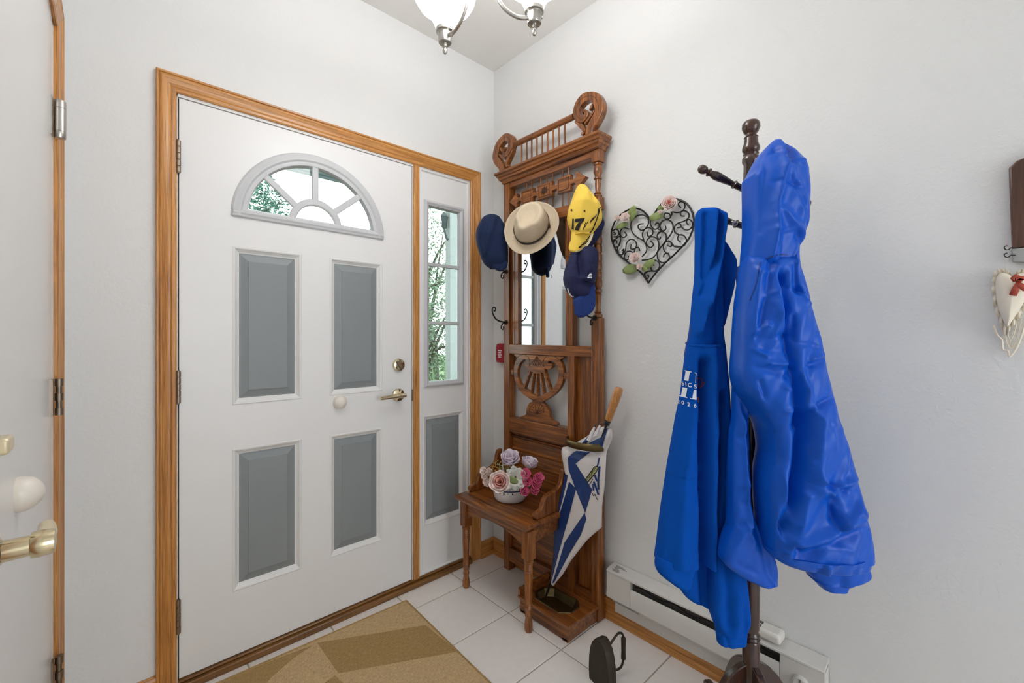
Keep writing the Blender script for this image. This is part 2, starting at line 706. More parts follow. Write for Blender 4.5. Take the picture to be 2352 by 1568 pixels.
# ---- oak casing around the door and side window
CX0, CX1, CZT = -1.508, -.1059, 2.1497
IX0, IX1, IZT = -1.4515, -.1708, 2.0886


def casing_profile(w):
    """(across, out) from inner to outer edge"""
    return [(0, 0), (0, .007), (.004, .010), (.012, .011), (.015, .009), (.018, .011), (w * .48, .011), (w * .55, .0125), (w * .72, .017),
            (w * .80, .0165), (w * .84, .0145), (w * .88, .0175), (w * .96, .018), (w, .016), (w, 0)]


tr = bpy.data.objects.new('trim_1', None)
COL.objects.link(tr)
tr.location = (-.8, 0, 0)
struct(tr, 'honey oak casing around the front door and side window')
wL, wR, wT = IX0 - CX0, CX1 - IX1, CZT - IZT
for nm, inner, outer in (('casing_side', (lambda z, a: (IX0 - a * wL)), 'L'), ('casing_side', (lambda z, a: (IX1 + a * wR)), 'R')):
    g = B()
    lo, hi = [], []
    for a, o in casing_profile(1.0):
        pass
    W = wL if outer == 'L' else wR
    for a, o in casing_profile(W):
        xx = IX0 - a if outer == 'L' else IX1 + a
        lo.append((xx, -o, 0))
        hi.append((xx, -o, IZT + a / W * wT))
    g.hull(lo, hi)
    g.obj('casing_side', 'oakz', tr, smooth=True, angle=25)
g = B()
a_, b_ = [], []
for (a, o) in casing_profile(wT):
    a_.append((IX0 - a / wT * wL, -o, IZT + a))
    b_.append((IX1 + a / wT * wR, -o, IZT + a))
g.hull(a_, b_)
g.obj('casing_head', 'oakx', tr, smooth=True, angle=25)
B().box((-.5228, .03, .012), (-.4895, -.008, IZT)).obj('mullion', 'oakz', tr, bevel=.003)

# white jamb and dark strips standing in for shade in the gap round the slab
jb = B()
jb.box((-1.475, .0, 0), (-1.4485, .12, 2.11)).box((-1.475, .0, 2.0785), (-.5228, .12, 2.11)).box((-.5262, .0, .03), (-.5222, .12, 2.08))
jb.obj('jamb', 'trimwhite', tr, smooth=False)
B().box((-1.4485, .03, .03), (-.5262, .034, 2.0785)).bm.free()
g = B()
g.box((-1.4485, .025, .03), (-1.4365, .06, 2.0785)).box((-.538, .025, .03), (-.5262, .06, 2.0785)).box((-1.4485, .025, 2.068), (-.5262, .06, 2.0785))
g.obj('gap_shade', 'dark', tr, smooth=False)

sl = struct(B().box((-1.4485, .12, -.001), (-.17, -.024, .026)).box((-1.4485, .12, .026), (-.17, -.010, .036)).obj('trim_3', 'sill', bevel=.004), 'dark oak threshold under the front door')

# ---- front door
door = bpy.data.objects.new('door_1', None)
COL.objects.link(door)
door.location = ((X0 + X1) / 2, .02, Z0)
struct(door, 'white front door with four grey panels and a half-round window')
PAN = [(-1.2616, -1.0641, 1.004, 1.556), (-.903, -.7081, 1.006, 1.556), (-1.2616, -1.0641, .302, .792), (-.903, -.7081, .306, .788)]
MO = .024
FCX, FCZ, FRO = -.984, 1.694, .298
outline = [(X0, Z0), (X1, Z0), (X1, Z1), (X0, Z1)]
holes = [[(a - MO, c - MO), (b + MO, c - MO), (b + MO, d + MO), (a - MO, d + MO)] for a, b, c, d in PAN]
fan = [(FCX + FRO * math.cos(t), FCZ + FRO * math.sin(t)) for t in [PI * k / 40 for k in range(41)]]
shape2d('slab', [outline] + holes + [fan], PL_F, -.0225, .045, 'white', door, .0008)


def raised_panel(a, b, c, d, root, y=0.0):
    """moulded ring in white and a bevelled grey field"""
    def loop(i, yy):
        return [(a + i, yy, c + i), (b - i, yy, c + i), (b - i, yy, d - i), (a + i, yy, d - i)]
    g = B()
    g.quad_grid([loop(-MO, y + .02), loop(-MO, y), loop(-MO + .004, y - .002), loop(-MO + .009, y - .0005), loop(-MO + .012, y + .003), loop(-.004, y + .010), loop(0, y + .0115), loop(0, y + .02)], close_u=True)
    g.obj('panel_moulding', 'trimwhite', root, smooth=False)
    g = B()
    rows = [loop(0, y + .03), loop(0, y + .0112), loop(.006, y + .0105), loop(.030, y + .0035), loop(.030, y + .0015), loop(.032, y + .0015)]
    g.quad_grid(rows, close_u=True, cap=True)
    return g.obj('panel', 'grey', root, smooth=False)


for p in PAN:
    raised_panel(*p, door)

# half-round window: moulded frame, hub, spokes, panes


def sector_ring(ro, ri, y0, y1, cz=FCZ, n=48, prof=None):
    g = B()
    rows = []
    for k in range(n + 1):
        t = PI * k / n
        rows.append([(FCX + r * math.cos(t), yy, cz + r * math.sin(t)) for r, yy in prof])
    g.quad_grid(rows, close_u=True, cap=True)
    return g


GCZ = 1.722
fp = [(.306, .003), (.306, -.005), (.300, -.009), (.292, -.0095), (.285, -.013), (.277, -.0135), (.270, -.009), (.266, -.0095), (.256, -.008), (.250, .004), (.250, .012), (.300, .012)]
g = sector_ring(0, 0, 0, 0, prof=fp)
# bottom rail of the frame
rail = [(1.690, .003), (1.690, -.005), (1.694, -.009), (1.700, -.0095), (1.706, -.0135), (1.712, -.0135), (1.717, -.009), (1.724, -.008), (1.728, .004), (1.728, .012), (1.70, .012)]
g.hull([(FCX - .300, y, z) for z, y in rail], [(FCX + .300, y, z) for z, y in rail])
g.obj('fanlight_frame', 'framegrey', door, smooth=True, angle=30)
# muntins
hb = [(.108, .004), (.108, -.005), (.103, -.0085), (.085, -.0085), (.080, -.005), (.080, .004)]
g = sector_ring(0, 0, 0, 0, cz=1.707, prof=hb, n=30)
g.obj('muntin', 'framegrey', door, smooth=True)
for ang in (40, 90, 140):
    t = math.radians(ang)
    d = Vector((math.cos(t), 0, math.sin(t)))
    nrm = Vector((-math.sin(t), 0, math.cos(t)))
    c = Vector((FCX - .003, 0, 1.709))
    prof = [(.013, .003), (.013, -.003), (.010, -.006), (-.010, -.006), (-.013, -.003), (-.013, .003)]
    r1 = {40: .262, 90: .248, 140: .262}[ang]
    B().hull([c + d * .096 + nrm * q + Vector((0, y, 0)) for q, y in prof], [c + d * r1 + nrm * q + Vector((0, y, 0)) for q, y in prof]).obj('muntin', 'framegrey', door, smooth=False)
# glass: hub pane and four wedge panes
cc = (FCX - .003, 1.709)
g = B()
lp = [(cc[0] + .094 * math.cos(PI * k / 16), cc[1] + .094 * math.sin(PI * k / 16)) for k in range(17)]
shape2d('pane', [lp], PL_F, -.010, .003, 'pane', door, .0002)
edges = [0, 40, 90, 140, 180]
for a, b in zip(edges, edges[1:]):
    n = 10
    ts = [math.radians(lerp(a, b, k / n)) for k in range(n + 1)]
    lp = [(cc[0] + .094 * math.cos(t), cc[1] + .094 * math.sin(t)) for t in ts] + [(FCX + .272 * math.cos(t), 1.70 + .272 * math.sin(t)) for t in reversed(ts)]
    shape2d('pane', [lp], PL_F, -.010, .003, 'pane', door, .0002)


def hinge(x, y, z0, z1, root, mat, r=.0075, leaf=None):
    g = B()
    n = 5
    for k in range(n):
        a, b = lerp(z0, z1, k / n) + .0008, lerp(z0, z1, (k + 1) / n) - .0008
        g.lathe([(r * .9, 0), (r, .001), (r, b - a - .001), (r * .9, b - a)], (x, y, a), seg=14)
    g.lathe([(r * .7, 0), (r * .7, z1 - z0 + .004)], (x, y, z0 - .002), seg=12)
    if leaf:
        g.box(*leaf)
    return g.obj('hinge', mat, root)


for v in ((322, 396), (852, 926), (1378, 1455)):
    za, zb = px(408, v[1], 'y', -.005).z, px(408, v[0], 'y', -.005).z
    hinge(X0 - .003, -.006, za, zb, door, 'hinge', .0075, ((X0 - .014, .002, za), (X0 - .001, -.003, zb)))

# deadbolt
c = px(917, 838, 'y', -.008)
g = B()
g.lathe([(.031, 0), (.031, .004), (.028, .010), (.024, .012), (.0, .012)], (c.x, 0, c.z), (0, -1, 0), 28)
db = g.obj('deadbolt', 'brass', door)
ax = Vector((.55, 0, -.83)).normalized()
nn = Vector((.83, 0, .55)).normalized()
p = Vector((c.x - .002, 0, c.z))
lo = [p + ax * a + nn * b + Vector((0, -.013, 0)) for a, b in ((-.024, -.004), (-.018, -.007), (.012, -.005), (.022, -.003), (.022, .003), (.012, .005), (-.018, .007), (-.024, .004))]
B().hull(lo, [q + Vector((0, -.013, 0)) for q in lo]).obj('thumb_turn', 'hinge', db, bevel=.0015)
# lever handle
c = px(916, 907, 'y', -.008)
g = B()
g.lathe([(.032, 0), (.032, .003), (.029, .009), (.018, .013), (.013, .016), (.012, .045)], (c.x, 0, c.z), (0, -1, 0), 28)
lv = g.obj('lever_rose', 'brass', door)
g = B()
rows = []
for t in [k / 8 for k in range(9)]:
    x = c.x + .014 - .125 * t
    z = c.z + .002 - .004 * t
    hh, dd = lerp(.011, .0085, t), lerp(.013, .008, t)
    yy = -.047 + .004 * math.sin(t * PI)
    rows.append([(x, yy + dd * math.cos(a), z + hh * math.sin(a)) for a in [2 * PI * k / 14 for k in range(14)]])
g.quad_grid(rows, close_u=True, cap=True)
g.obj('lever', 'brass', lv, bevel=.001)
# round ivory stop knob
c = px(783, 924, 'y', -.015)
B().lathe([(.0285, 0), (.0294, .004), (.0293, .008), (.0282, .013), (.026, .018), (.0228, .022), (.0187, .0255), (.014, .0283), (.009, .0302), (.004, .031), (.0, .0311)], (c.x, 0, c.z), (0, -1, 0), 28).obj('stop_knob', 'knobwhite', door)
c = px(947, 907, 'y', 0)
B().box((X1 - .001, .02, c.z - .028), (X1 + .0045, -.0035, c.z + .028)).obj('strike_plate', 'hinge', door)

# ---- side window beside the door
win = bpy.data.objects.new('window_1', None)
COL.objects.link(win)
win.location = (-.33, .02, .04)
struct(win, 'narrow white side window with three panes and a grey lower panel')
SX0, SX1, SZ0, SZ1 = -.4895, -.1708, .036, IZT
GX0, GX1, GZ0, GZ1 = -.427, -.241, 1.007, 1.902
fx0, fx1, fz0, fz1 = -.457, -.210, .977, 1.932
lp = (-.4365, -.2323, .300, .812)
outl = [(SX0 + .012, SZ0), (SX1 - .012, SZ0), (SX1 - .012, SZ1), (SX0 + .012, SZ1)]
h1 = [(fx0 + .008, fz0 + .008), (fx1 - .008, fz0 + .008), (fx1 - .008, fz1 - .008), (fx0 + .008, fz1 - .008)]
h2 = [(lp[0] - MO, lp[2] - MO), (lp[1] + MO, lp[2] - MO), (lp[1] + MO, lp[3] + MO), (lp[0] - MO, lp[3] + MO)]
shape2d('body', [outl, h1, h2], PL_F, -.0305, .045, 'white', win, .0008)
raised_panel(*lp, win, y=.008)
# stepped white border
g = B()


def rect(i, y):
    return [(SX0 + i, y, SZ0 + i * .6), (SX1 - i, y, SZ0 + i * .6), (SX1 - i, y, SZ1 - i), (SX0 + i, y, SZ1 - i)]


g.quad_grid([rect(0, .03), rect(0, .002), rect(.006, .001), rect(.009, -.001), rect(.014, -.001), rect(.018, .008)], close_u=True)
g.obj('border', 'trimwhite', win, smooth=False)
g = B()


def fr(i, y):
    return [(fx0 + i, y, fz0 + i), (fx1 - i, y, fz0 + i), (fx1 - i, y, fz1 - i), (fx0 + i, y, fz1 - i)]


g.quad_grid([fr(0, .01), fr(0, .003), fr(.004, -.001), fr(.010, -.005), fr(.014, -.005), fr(.020, .000), fr(.026, .002), fr(.030, .012), fr(.030, .03)], close_u=True)
g.obj('window_frame', 'framegrey', win, smooth=True, angle=25)
for k in range(3):
    za, zb = lerp(GZ0, GZ1, k / 3), lerp(GZ0, GZ1, (k + 1) / 3)
    shape2d('pane', [[(GX0 - .004, za), (GX1 + .004, za), (GX1 + .004, zb), (GX0 - .004, zb)]], PL_F, -.020, .003, 'pane', win, .0002)
for z in (1.3066, 1.6073):
    B().box((GX0 - .002, .008, z - .009), (GX1 + .002, .026, z + .009)).obj('muntin', 'framegrey', win, bevel=.003)

# ---- plain side door on the left wall
d2 = bpy.data.objects.new('door_2', None)
COL.objects.link(d2)
d2.location = (LX - .02, -.69, .01)
struct(d2, 'plain glossy white side door on the left wall')
M['gloss'] = plain('door_gloss_white', '#e6e6e4', .22, noise=.01, nscale=6)
B().box((LX - .042, -.235, .012), (LX, -1.15, 2.0743)).obj('slab', 'gloss', d2, bevel=.002)
tr2 = bpy.data.objects.new('trim_2', None)
COL.objects.link(tr2)
tr2.location = (LX, -.7, 0)
struct(tr2, 'honey oak casing around the side door on the left')
CY0, CY1 = -.190, -1.195
for side in (0, 1):
    lo, hi = [], []
    for a, o in casing_profile(.062):
        yy = CY0 + a if side == 0 else CY1 - a
        lo.append((LX + o, yy, 0))
        hi.append((LX + o, yy, 2.0886 + a))
    B().hull(lo, hi).obj('casing_side', 'oakz', tr2, smooth=True, angle=25)
a_, b_ = [], []
for a, o in casing_profile(.062):
    a_.append((LX + o, CY0 + a, 2.0886 + a))
    b_.append((LX + o, CY1 - a, 2.0886 + a))
B().hull(a_, b_).obj('casing_head', 'oaky', tr2, smooth=True, angle=25)
g = B()
g.box((LX - .12, -.20, 0), (LX, -.2275, 2.11)).box((LX - .12, -1.19, 0), (LX, -1.1575, 2.11)).box((LX - .12, -.20, 2.0815), (LX, -1.19, 2.11))
g.obj('jamb', 'trimwhite', tr2, smooth=False)
g = B()
g.box((LX - .06, -.2275, 0), (LX - .03, -.245, 2.08)).box((LX - .06, -.23, 2.068), (LX - .03, -1.157, 2.0815))
g.obj('gap_shade', 'dark', tr2, smooth=False)  # dark strips give the side door's gap its shade by colour
for k, (za, zb) in enumerate(((1.7701, 1.8716), (1.0296, 1.1267), (.285, .3852))):
    y = -.2315
    if k == 0:
        g = B()
        g.lathe([(.0105, 0), (.0115, .002), (.0115, .018), (.010, .0185), (.0115, .019), (.0115, .080), (.010, .0805), (.0115, .081), (.0115, .099), (.0105, .1015)], (LX + .0155, y, za), seg=20)
        g.box((LX - .002, y - .030, za), (LX + .003, y - .002, zb))
        g.obj('hinge', 'nickel', d2)
    else:
        g = B()
        n = 5
        for q in range(n):
            a, b = lerp(za, zb, q / n), lerp(za, zb, (q + 1) / n)
            if q % 2 == 0:
                g.lathe([(.0085, 0), (.0085, b - a)], (LX + .0135, y, a), seg=14)
            else:
                g.lathe([(.006, 0), (.006, b - a)], (LX + .0135, y, a), seg=12)
        g.box((LX - .002, y - .028, za), (LX + .004, y - .004, zb))
        g.obj('hinge', 'hinge', d2)
# lever, bolt and ivory stop knob on the side door
c = px(62, 1132, 'x', LX + .012)
B().lathe([(.0285, 0), (.0294, .004), (.0293, .008), (.0282, .013), (.026, .018), (.0228, .0225), (.0187, .0265), (.014, .0296), (.009, .0318), (.004, .0329), (.0, .0331)], (LX, c.y, c.z), (1, 0, 0), 28).obj('stop_knob', 'knobwhite', d2)
M['ivorymetal'] = plain('ivory_brass', '#e0d3b0', .3, .4)
LYC, LZC = -1.082, .9735
g = B()
g.lathe([(.033, 0), (.033, .003), (.029, .010), (.018, .014), (.0135, .017), (.0125, .040), (.016, .041), (.017, .048), (.015, .062), (.0, .064)], (LX, LYC, LZC), (1, 0, 0), 28)
lv = g.obj('lever_rose', 'brass', d2)
g = B()
rows = []
for t in [k / 10 for k in range(11)]:
    yy = LYC + .060 * t
    hh, dd = lerp(.0115, .0095, t), lerp(.012, .009, t)
    xx = LX + .050 + .002 * math.sin(t * PI)
    rows.append([(xx + dd * math.cos(a), yy, LZC + .002 + hh * math.sin(a)) for a in [2 * PI * k / 16 for k in range(16)]])
g.quad_grid(rows, close_u=True, cap=True)
g.obj('lever', 'ivorymetal', lv)
g = B()
g.lathe([(.032, 0), (.032, .004), (.028, .012), (.0, .013)], (LX, LYC - .005, 1.108), (1, 0, 0), 26)
db = g.obj('deadbolt', 'brass', d2)
B().box((LX + .012, LYC - .030, 1.098), (LX + .026, LYC + .008, 1.118)).obj('thumb_turn', 'ivorymetal', db, bevel=.004)


# ------------------------------------------------------------------ hall tree against the right wall
XF, XB = -.075, -.027          # front and back of the posts
SA, SB = .1725, .786           # outer sides (s = -y)
ht = thing('hall_tree', (-.19, -.479, 0), 'tall carved dark oak hall tree with mirror, lyre and bench seat', 'hall tree')


def sbox(name, s0, s1, z0, z1, x0, x1, mat='treez', bev=.002, par=None):
    return B().box((x0, -s0, z0), (x1, -s1, z1)).obj(name, mat, par or ht, bevel=bev)


sbox('post', SA, SA + .04, .0, 2.055, XF, XB)
sbox('post', SB - .04, SB, .0, 1.320, XF, XB, bev=.004)
sbox('stile', .6128, .651, .06, 1.150, XF + .001, XB)
sbox('rail', SA + .04, SB - .04, 1.147, 1.195, XF + .002, XB + .004, 'treey')
sbox('rail', SA + .04, .6128, .735, .811, XF + .003, XB + .004, 'treey')
sbox('rail', SA + .04, SB - .02, 2.022, 2.056, XF + .004, XB, 'treey')
sbox('rail', SA + .04, SB - .03, 1.795, 1.846, XF + .006, XB, 'treey')
sbox('rail', SA + .04, .6128, .050, .120, XF + .003, XB + .004, 'treey')
sbox('rail', .651, SB - .04, .060, .110, XF + .003, XB + .004, 'treey')
# recessed panels
sbox('panel', .651, SB - .04, .105, 1.150, XF + .025, XB + .004, 'treez', .001)
sbox('panel', SA + .04, .6128, .115, .735, XF + .028, XB + .004, 'treey', .001)
for z, d in ((.708, .010), (.640, .006), (.575, .006)):
    B().hull([(XF + .029, -(SA + .04), z + .012), (XF + .029 - d, -(SA + .04), z + .008), (XF + .029 - d * .8, -(SA + .04), z), (XF + .029, -(SA + .04), z - .006)],
             [(XF + .029, -.6128, z + .012), (XF + .029 - d, -.6128, z + .008), (XF + .029 - d * .8, -.6128, z), (XF + .029, -.6128, z - .006)]).obj('ledge_moulding', 'treey', ht)
# mirror with its frame
xm = -.057
sbox('mirror_stile', SA + .04, .268, 1.195, 1.795, xm - .003, XB + .004)
sbox('mirror_stile', .587, .630, 1.195, 1.795, xm - .003, XB + .004)
for s0, s1 in ((.222, .227), (.238, .243), (.598, .603), (.613, .618)):
    B().box((xm - .0055, -s0, 1.197), (xm, -s1, 1.793)).obj('bead', 'treez', ht, bevel=.002)
B().box((-.046, -.262, 1.193), (-.040, -.592, 1.797)).obj('mirror_glass', 'mirror', ht, smooth=False)
# turned right-hand upper post: cap block, vase, square block, ribbed shaft, turned foot
sc_ = .766
xc_ = (XF + XB) / 2
sbox('block', sc_ - .022, sc_ + .022, 1.998, 2.056, xc_ - .022, xc_ + .022, bev=.003)
prof = [(.010, 0), (.019, .004), (.019, .010), (.013, .014), (.017, .019), (.013, .023), (.011, .028), (.013, .065), (.012, .085), (.018, .088), (.018, .094), (.012, .097), (.014, .105), (.0195, .120),
        (.018, .140), (.014, .152), (.019, .156), (.019, .162), (.014, .166)]
B().lathe([(r, h * .152 / .166) for r, h in prof], (xc_, -sc_, 1.846), seg=22).obj('spindle', 'treez', ht)
sbox('block', sc_ - .021, sc_ + .021, 1.790, 1.847, xc_ - .021, xc_ + .021, bev=.003)
g = B()
for k in range(9):
    z = 1.452 + k * .0375
    g.lathe([(.016, 0), (.019, .006), (.019, .030), (.016, .0365)], (xc_, -sc_, z), seg=16)
g.obj('ribbed_shaft', 'treez', ht)
B().lathe([(.017, 0), (.021, .004), (.021, .014), (.013, .019), (.017, .025), (.0125, .030), (.011, .05), (.015, .095), (.018, .103), (.013, .108), (.019, .114), (.019, .124), (.012, .128), (.012, .134)],
          (xc_, -sc_, 1.319), seg=22).obj('spindle', 'treez', ht)
# cornice
prof = [(.000, 2.050), (.006, 2.050), (.010, 2.056), (.010, 2.060), (.016, 2.066), (.022, 2.068), (.024, 2.072), (.024, 2.078), (.030, 2.082), (.034, 2.090), (.040, 2.094), (.042, 2.096), (.042, 2.106), (.0, 2.106)]
g = B()
rows = []
for o, z in prof:
    k = o / .042
    y0, y1 = -(SA - .032 * k), -(SB + .032 * k)
    rows.append([(XB + .006, y0, z), (XF - o, y0, z), (XF - o, y1, z), (XB + .006, y1, z)])
g.quad_grid(rows, close_u=True, cap=True)
g.obj('cornice', 'treey', ht, smooth=True, angle=25)

# gallery on top: rail, small spindles, two scroll finials
XS = -.094
ZC = 2.106


def gp(a, b, x=XS):                 # measured on the picture of the gallery, carried to its own plane
    q = px(1120 + a / 6.533, 200 + b / 6.533, 'x', x)
    return (-q.y, q.z)


SM = .477                           # middle of the tree
band = [(1512, 705, 52), (1530, 610, 55), (1600, 480, 60), (1655, 370, 58), (1662, 270, 62), (1612, 160, 58), (1530, 130, 52), (1432, 160, 58), (1355, 250, 55), (1327, 350, 52),
        (1345, 440, 50), (1400, 482, 42), (1455, 450, 32), (1475, 390, 26), (1445, 350, 20), (1408, 378, 12)]
leafs = [[(1305, 490, 26), (1375, 560, 30), (1428, 630, 24), (1425, 680, 18), (1390, 695, 14)], [(1440, 545, 10), (1500, 470, 17), (1560, 380, 15), (1590, 330, 8)], [(1515, 340, 7), (1545, 280, 16), (1560, 235, 10)]]
zs = .0
for mir in (0, 1):
    def cv(p):
        s, z = gp(p[0], p[1], XS - .017)
        k = 1 / 6.533 / FPX * 1.95
        return ((2 * SM - s) if mir else s, max(z, ZC), p[2] * k * 1.18)
    fin = shape2d('scroll_finial', [ribbon([cv(p) for p in band])], PL_R, -XS, .034, 'treez', ht, .003)
    for lf in leafs:
        shape2d('scroll_leaf', [ribbon([cv(p) for p in lf])], PL_R, -XS, .026, 'treez', fin, .002)
    # carved groove following the volute
    gr = curve_pts([(cv((p[0], p[1], p[2]))[0], cv(p)[1]) for p in band[3:]], 5)
    B().tube([(XS - .0168, -p.x, p.y) for p in [q * 1.0 for q in gr]], .0011, 5).obj('groove', 'groove', fin)
a, b = gp(420, 850, XS), gp(1270, 462, XS)
zr = (a[1] + b[1]) / 2
B().tube([(XS, -a[0] + .01, zr), (XS, -b[0] - .01, zr)], .0145, 14).obj('gallery_rail', 'treey', ht)
for k in range(9):
    s = lerp(gp(513, 900)[0], gp(1157, 600)[0], k / 8)
    g = B()
    g.lathe([(.0042, 0), (.0042, .03), (.0048, .04), (.0042, .05), (.0042, zr - ZC)], (XS, -s, ZC), seg=8)
    g.obj('gallery_spindle', 'treez', ht)

# pierced frieze with three carved blocks
zc = 1.945


def half():
    q = .0485
    return [(0, .0365), (q, .0365), (q, .014), (q + .012, .010), (q + .026, .009), (q + .033, .012), (q + .033, .037), (q + .114, .037), (q + .114, .012), (q + .122, .009), (q + .136, .009),
            (q + .146, .018), (q + .142, .030), (q + .155, .038), (q + .172, .022), (q + .203, .002)]


hp = half()
cS = .4665
up_ = [(cS + a, zc + b) for a, b in hp]
lo_ = [(cS + a, zc - b) for a, b in hp][::-1]
upm = [(cS - a, zc + b) for a, b in hp][::-1]
lom = [(cS - a, zc - b) for a, b in hp]
lp = up_ + lo_[1:] + lom[1:] + upm[1:-1]
frz = shape2d('pierced_frieze', [lp], PL_R, .062, .024, 'treey', ht, .0015)
for c0, hw in ((cS, .036), (cS - .122, .030), (cS + .122, .030)):
    g = B()
    pts = [(c0 - hw, zc - .026), (c0 + hw, zc - .026), (c0 + hw, zc + .026), (c0 - hw, zc + .026), (c0 - hw, zc - .026)]
    g.tube([(-.0745, -a, b) for a, b in pts], .0012, 5)
    if c0 == cS:
        for k in range(4):
            t = PI * k / 4
            g.tube([(-.0745, -(c0 + .027 * math.cos(t)), zc + .021 * math.sin(t)), (-.0745, -(c0 - .027 * math.cos(t)), zc - .021 * math.sin(t))], .0016, 5)
        for k in range(8):
            t = PI / 4 * k + PI / 8
            g.ball((-.074, -(c0 + .015 * math.cos(t)), zc + .012 * math.sin(t)), .005, 8, (.4, 1, 1))
    g.obj('carving', 'groove', frz)['kind'] = 'stuff'
for s in (.330, .366, .4295, .4686, .507, .5696, .6076):
    B().lathe([(.0033, 0), (.0033, .182)], (-.058, -s, 1.843), seg=8).obj('frieze_spindle', 'treez', ht)


# lyre in the open lower panel
def lyp(a, b):
    q = px(1160 + a / 6.818, 790 + b / 6.818, 'x', -.068)
    return (-q.y, q.z)


outer = [(140, 160), (330, 165), (620, 182), (912, 198), (885, 232), (862, 252), (900, 330), (916, 440), (907, 560), (872, 660), (802, 760), (702, 840), (612, 890), (590, 908), (640, 960), (680, 1040),
         (700, 1130), (735, 1190), (800, 1225), (772, 1272), (258, 1170), (255, 1130), (320, 1105), (335, 1040), (347, 980), (382, 920), (430, 890), (330, 820), (230, 730), (170, 620), (140, 500),
         (135, 380), (160, 270), (190, 212)]
lh = [[(300, 240), (245, 290), (212, 350), (195, 440), (208, 540), (242, 620), (275, 648), (296, 625), (332, 540), (368, 440), (358, 392), (330, 372), (302, 330), (300, 292), (325, 280), (325, 255)],
      [(395, 432), (432, 440), (398, 740), (305, 690)], [(448, 460), (487, 462), (482, 815), (408, 775)], [(503, 460), (542, 460), (585, 800), (510, 825)], [(558, 445), (597, 448), (690, 740), (610, 780)],
      [(615, 398), (660, 402), (710, 385), (738, 345), (718, 305), (682, 300), (675, 275), (710, 260), (770, 285), (815, 350), (835, 440), (822, 550), (785, 640), (748, 700), (715, 702)]]


def zfix(pts):                       # the panel is level: take out the measuring slant
    return [lyp(*p) for p in pts]


ly = shape2d('lyre', [[(p.x, p.y) for p in curve_pts(zfix(outer), 3, True)]] + [[(p.x, p.y) for p in curve_pts(zfix(h), 3, True)] if len(h) > 5 else zfix(h) for h in lh], PL_R, .058, .021, 'treey', ht, .0015)
sbox('lyre_tab', .205, .235, 1.036, 1.062, -.066, -.050, 'treey', .001)
sbox('lyre_tab', .578, .618, 1.040, 1.068, -.066, -.050, 'treey', .001)
g = B()
for k in range(7):
    t = lerp(-.9, .9, k / 6)
    a, b = lyp(500, 185), lyp(500 + 110 * math.sin(t), 185 + 165 * math.cos(t * .8))
    g.tube([(-.0692, -a[0], a[1]), (-.0692, -b[0], b[1])], .0009, 5)
for k in range(9):
    t = lerp(-1.25, 1.25, k / 8)
    a, b = lyp(505, 1100), lyp(505 + 115 * math.sin(t), 1110 - 160 * math.cos(t))
    g.tube([(-.0692, -a[0], a[1]), (-.0692, -b[0], b[1])], .0011, 5)
for arc in ([(190, 215), (240, 175), (310, 165), (365, 205), (390, 280), (375, 350)], [(605, 350), (600, 270), (640, 205), (720, 180), (800, 205), (850, 250)], [(440, 890), (520, 850), (600, 880)], [(390, 1080), (400, 980), (510, 920), (600, 990), (610, 1080)]):
    q = [lyp(*p) for p in arc]
    g.tube([(-.0692, -p[0], p[1]) for p in curve_pts(q, 5)], .0010, 5)
g.obj('carving', 'groove', ly)['kind'] = 'stuff'

# bench seat
zt = .452
seat = [(-.362, .125), (-.362, .634), (-.076, .634), (-.076, .125)]
g = B()
rows = []
for ins, z in ((.012, zt - .028), (.004, zt - .024), (.0, zt - .016), (.001, zt - .007), (.006, zt - .001), (.010, zt)):
    rows.append([(-.362 + ins, -.125 - ins, z), (-.362 + ins, -.634 + ins, z), (XF - .001, -.634 + ins, z), (XF - .001, -.125 - ins, z)])
g.quad_grid(rows, close_u=True, cap=True)
g.obj('seat', 'treey', ht, smooth=True, angle=25)
# aprons: arched front, straight sides
arch = [(.198, .424), (.600, .424), (.600, .352)] + [(lerp(.590, .208, k / 14), .352 + .040 * math.sin(PI * k / 14) ** .7) for k in range(15)] + [(.198, .352)]
shape2d('apron', [arch], PL_R, .333, .018, 'treey', ht, .001)
for s in (.175, .615):
    lp = [(-.312, .424), (-.076, .424), (-.076, .375)] + [(lerp(-.09, -.300, k / 8), .362 + .015 * math.sin(PI * k / 8)) for k in range(9)] + [(-.312, .352)]
    shape2d('apron', [lp], PL_F, s, .016, 'treex' if False else 'treey', ht, .001)
lp_ = [(.013, 0), (.0175, .012), (.0170, .035), (.0125, .06), (.0155, .067), (.0155, .075), (.013, .079), (.0155, .098), (.0165, .101), (.0145, .105), (.0165, .109), (.0145, .113), (.0165, .117), (.0145, .121),
       (.0165, .19), (.0185, .245), (.017, .249), (.019, .253), (.017, .257), (.019, .261), (.0175, .265), (.0185, .283), (.0165, .287), (.0205, .291), (.0205, .297), (.017, .301), (.021, .306)]
for s in (.1805, .6165):
    B().lathe(lp_, (-.331, -s, 0), seg=20).obj('leg', 'treez', ht)
    sbox('leg_block', s - .0215, s + .0215, .305, .425, -.3525, -.3095, bev=.003)
# scrolled arms
arm = curve_pts([(-.078, .635), (-.100, .630), (-.112, .605), (-.122, .572), (-.150, .552), (-.190, .545), (-.222, .535), (-.240, .512), (-.250, .490), (-.268, .484), (-.287, .478), (-.292, .466), (-.280, .4525)], 4)
loop = [(p.x, p.y) for p in arm] + [(-.078, .4525)]
for s in (.150, .606):
    shape2d('arm', [loop], PL_F, s, .024, 'treez', ht, .004)
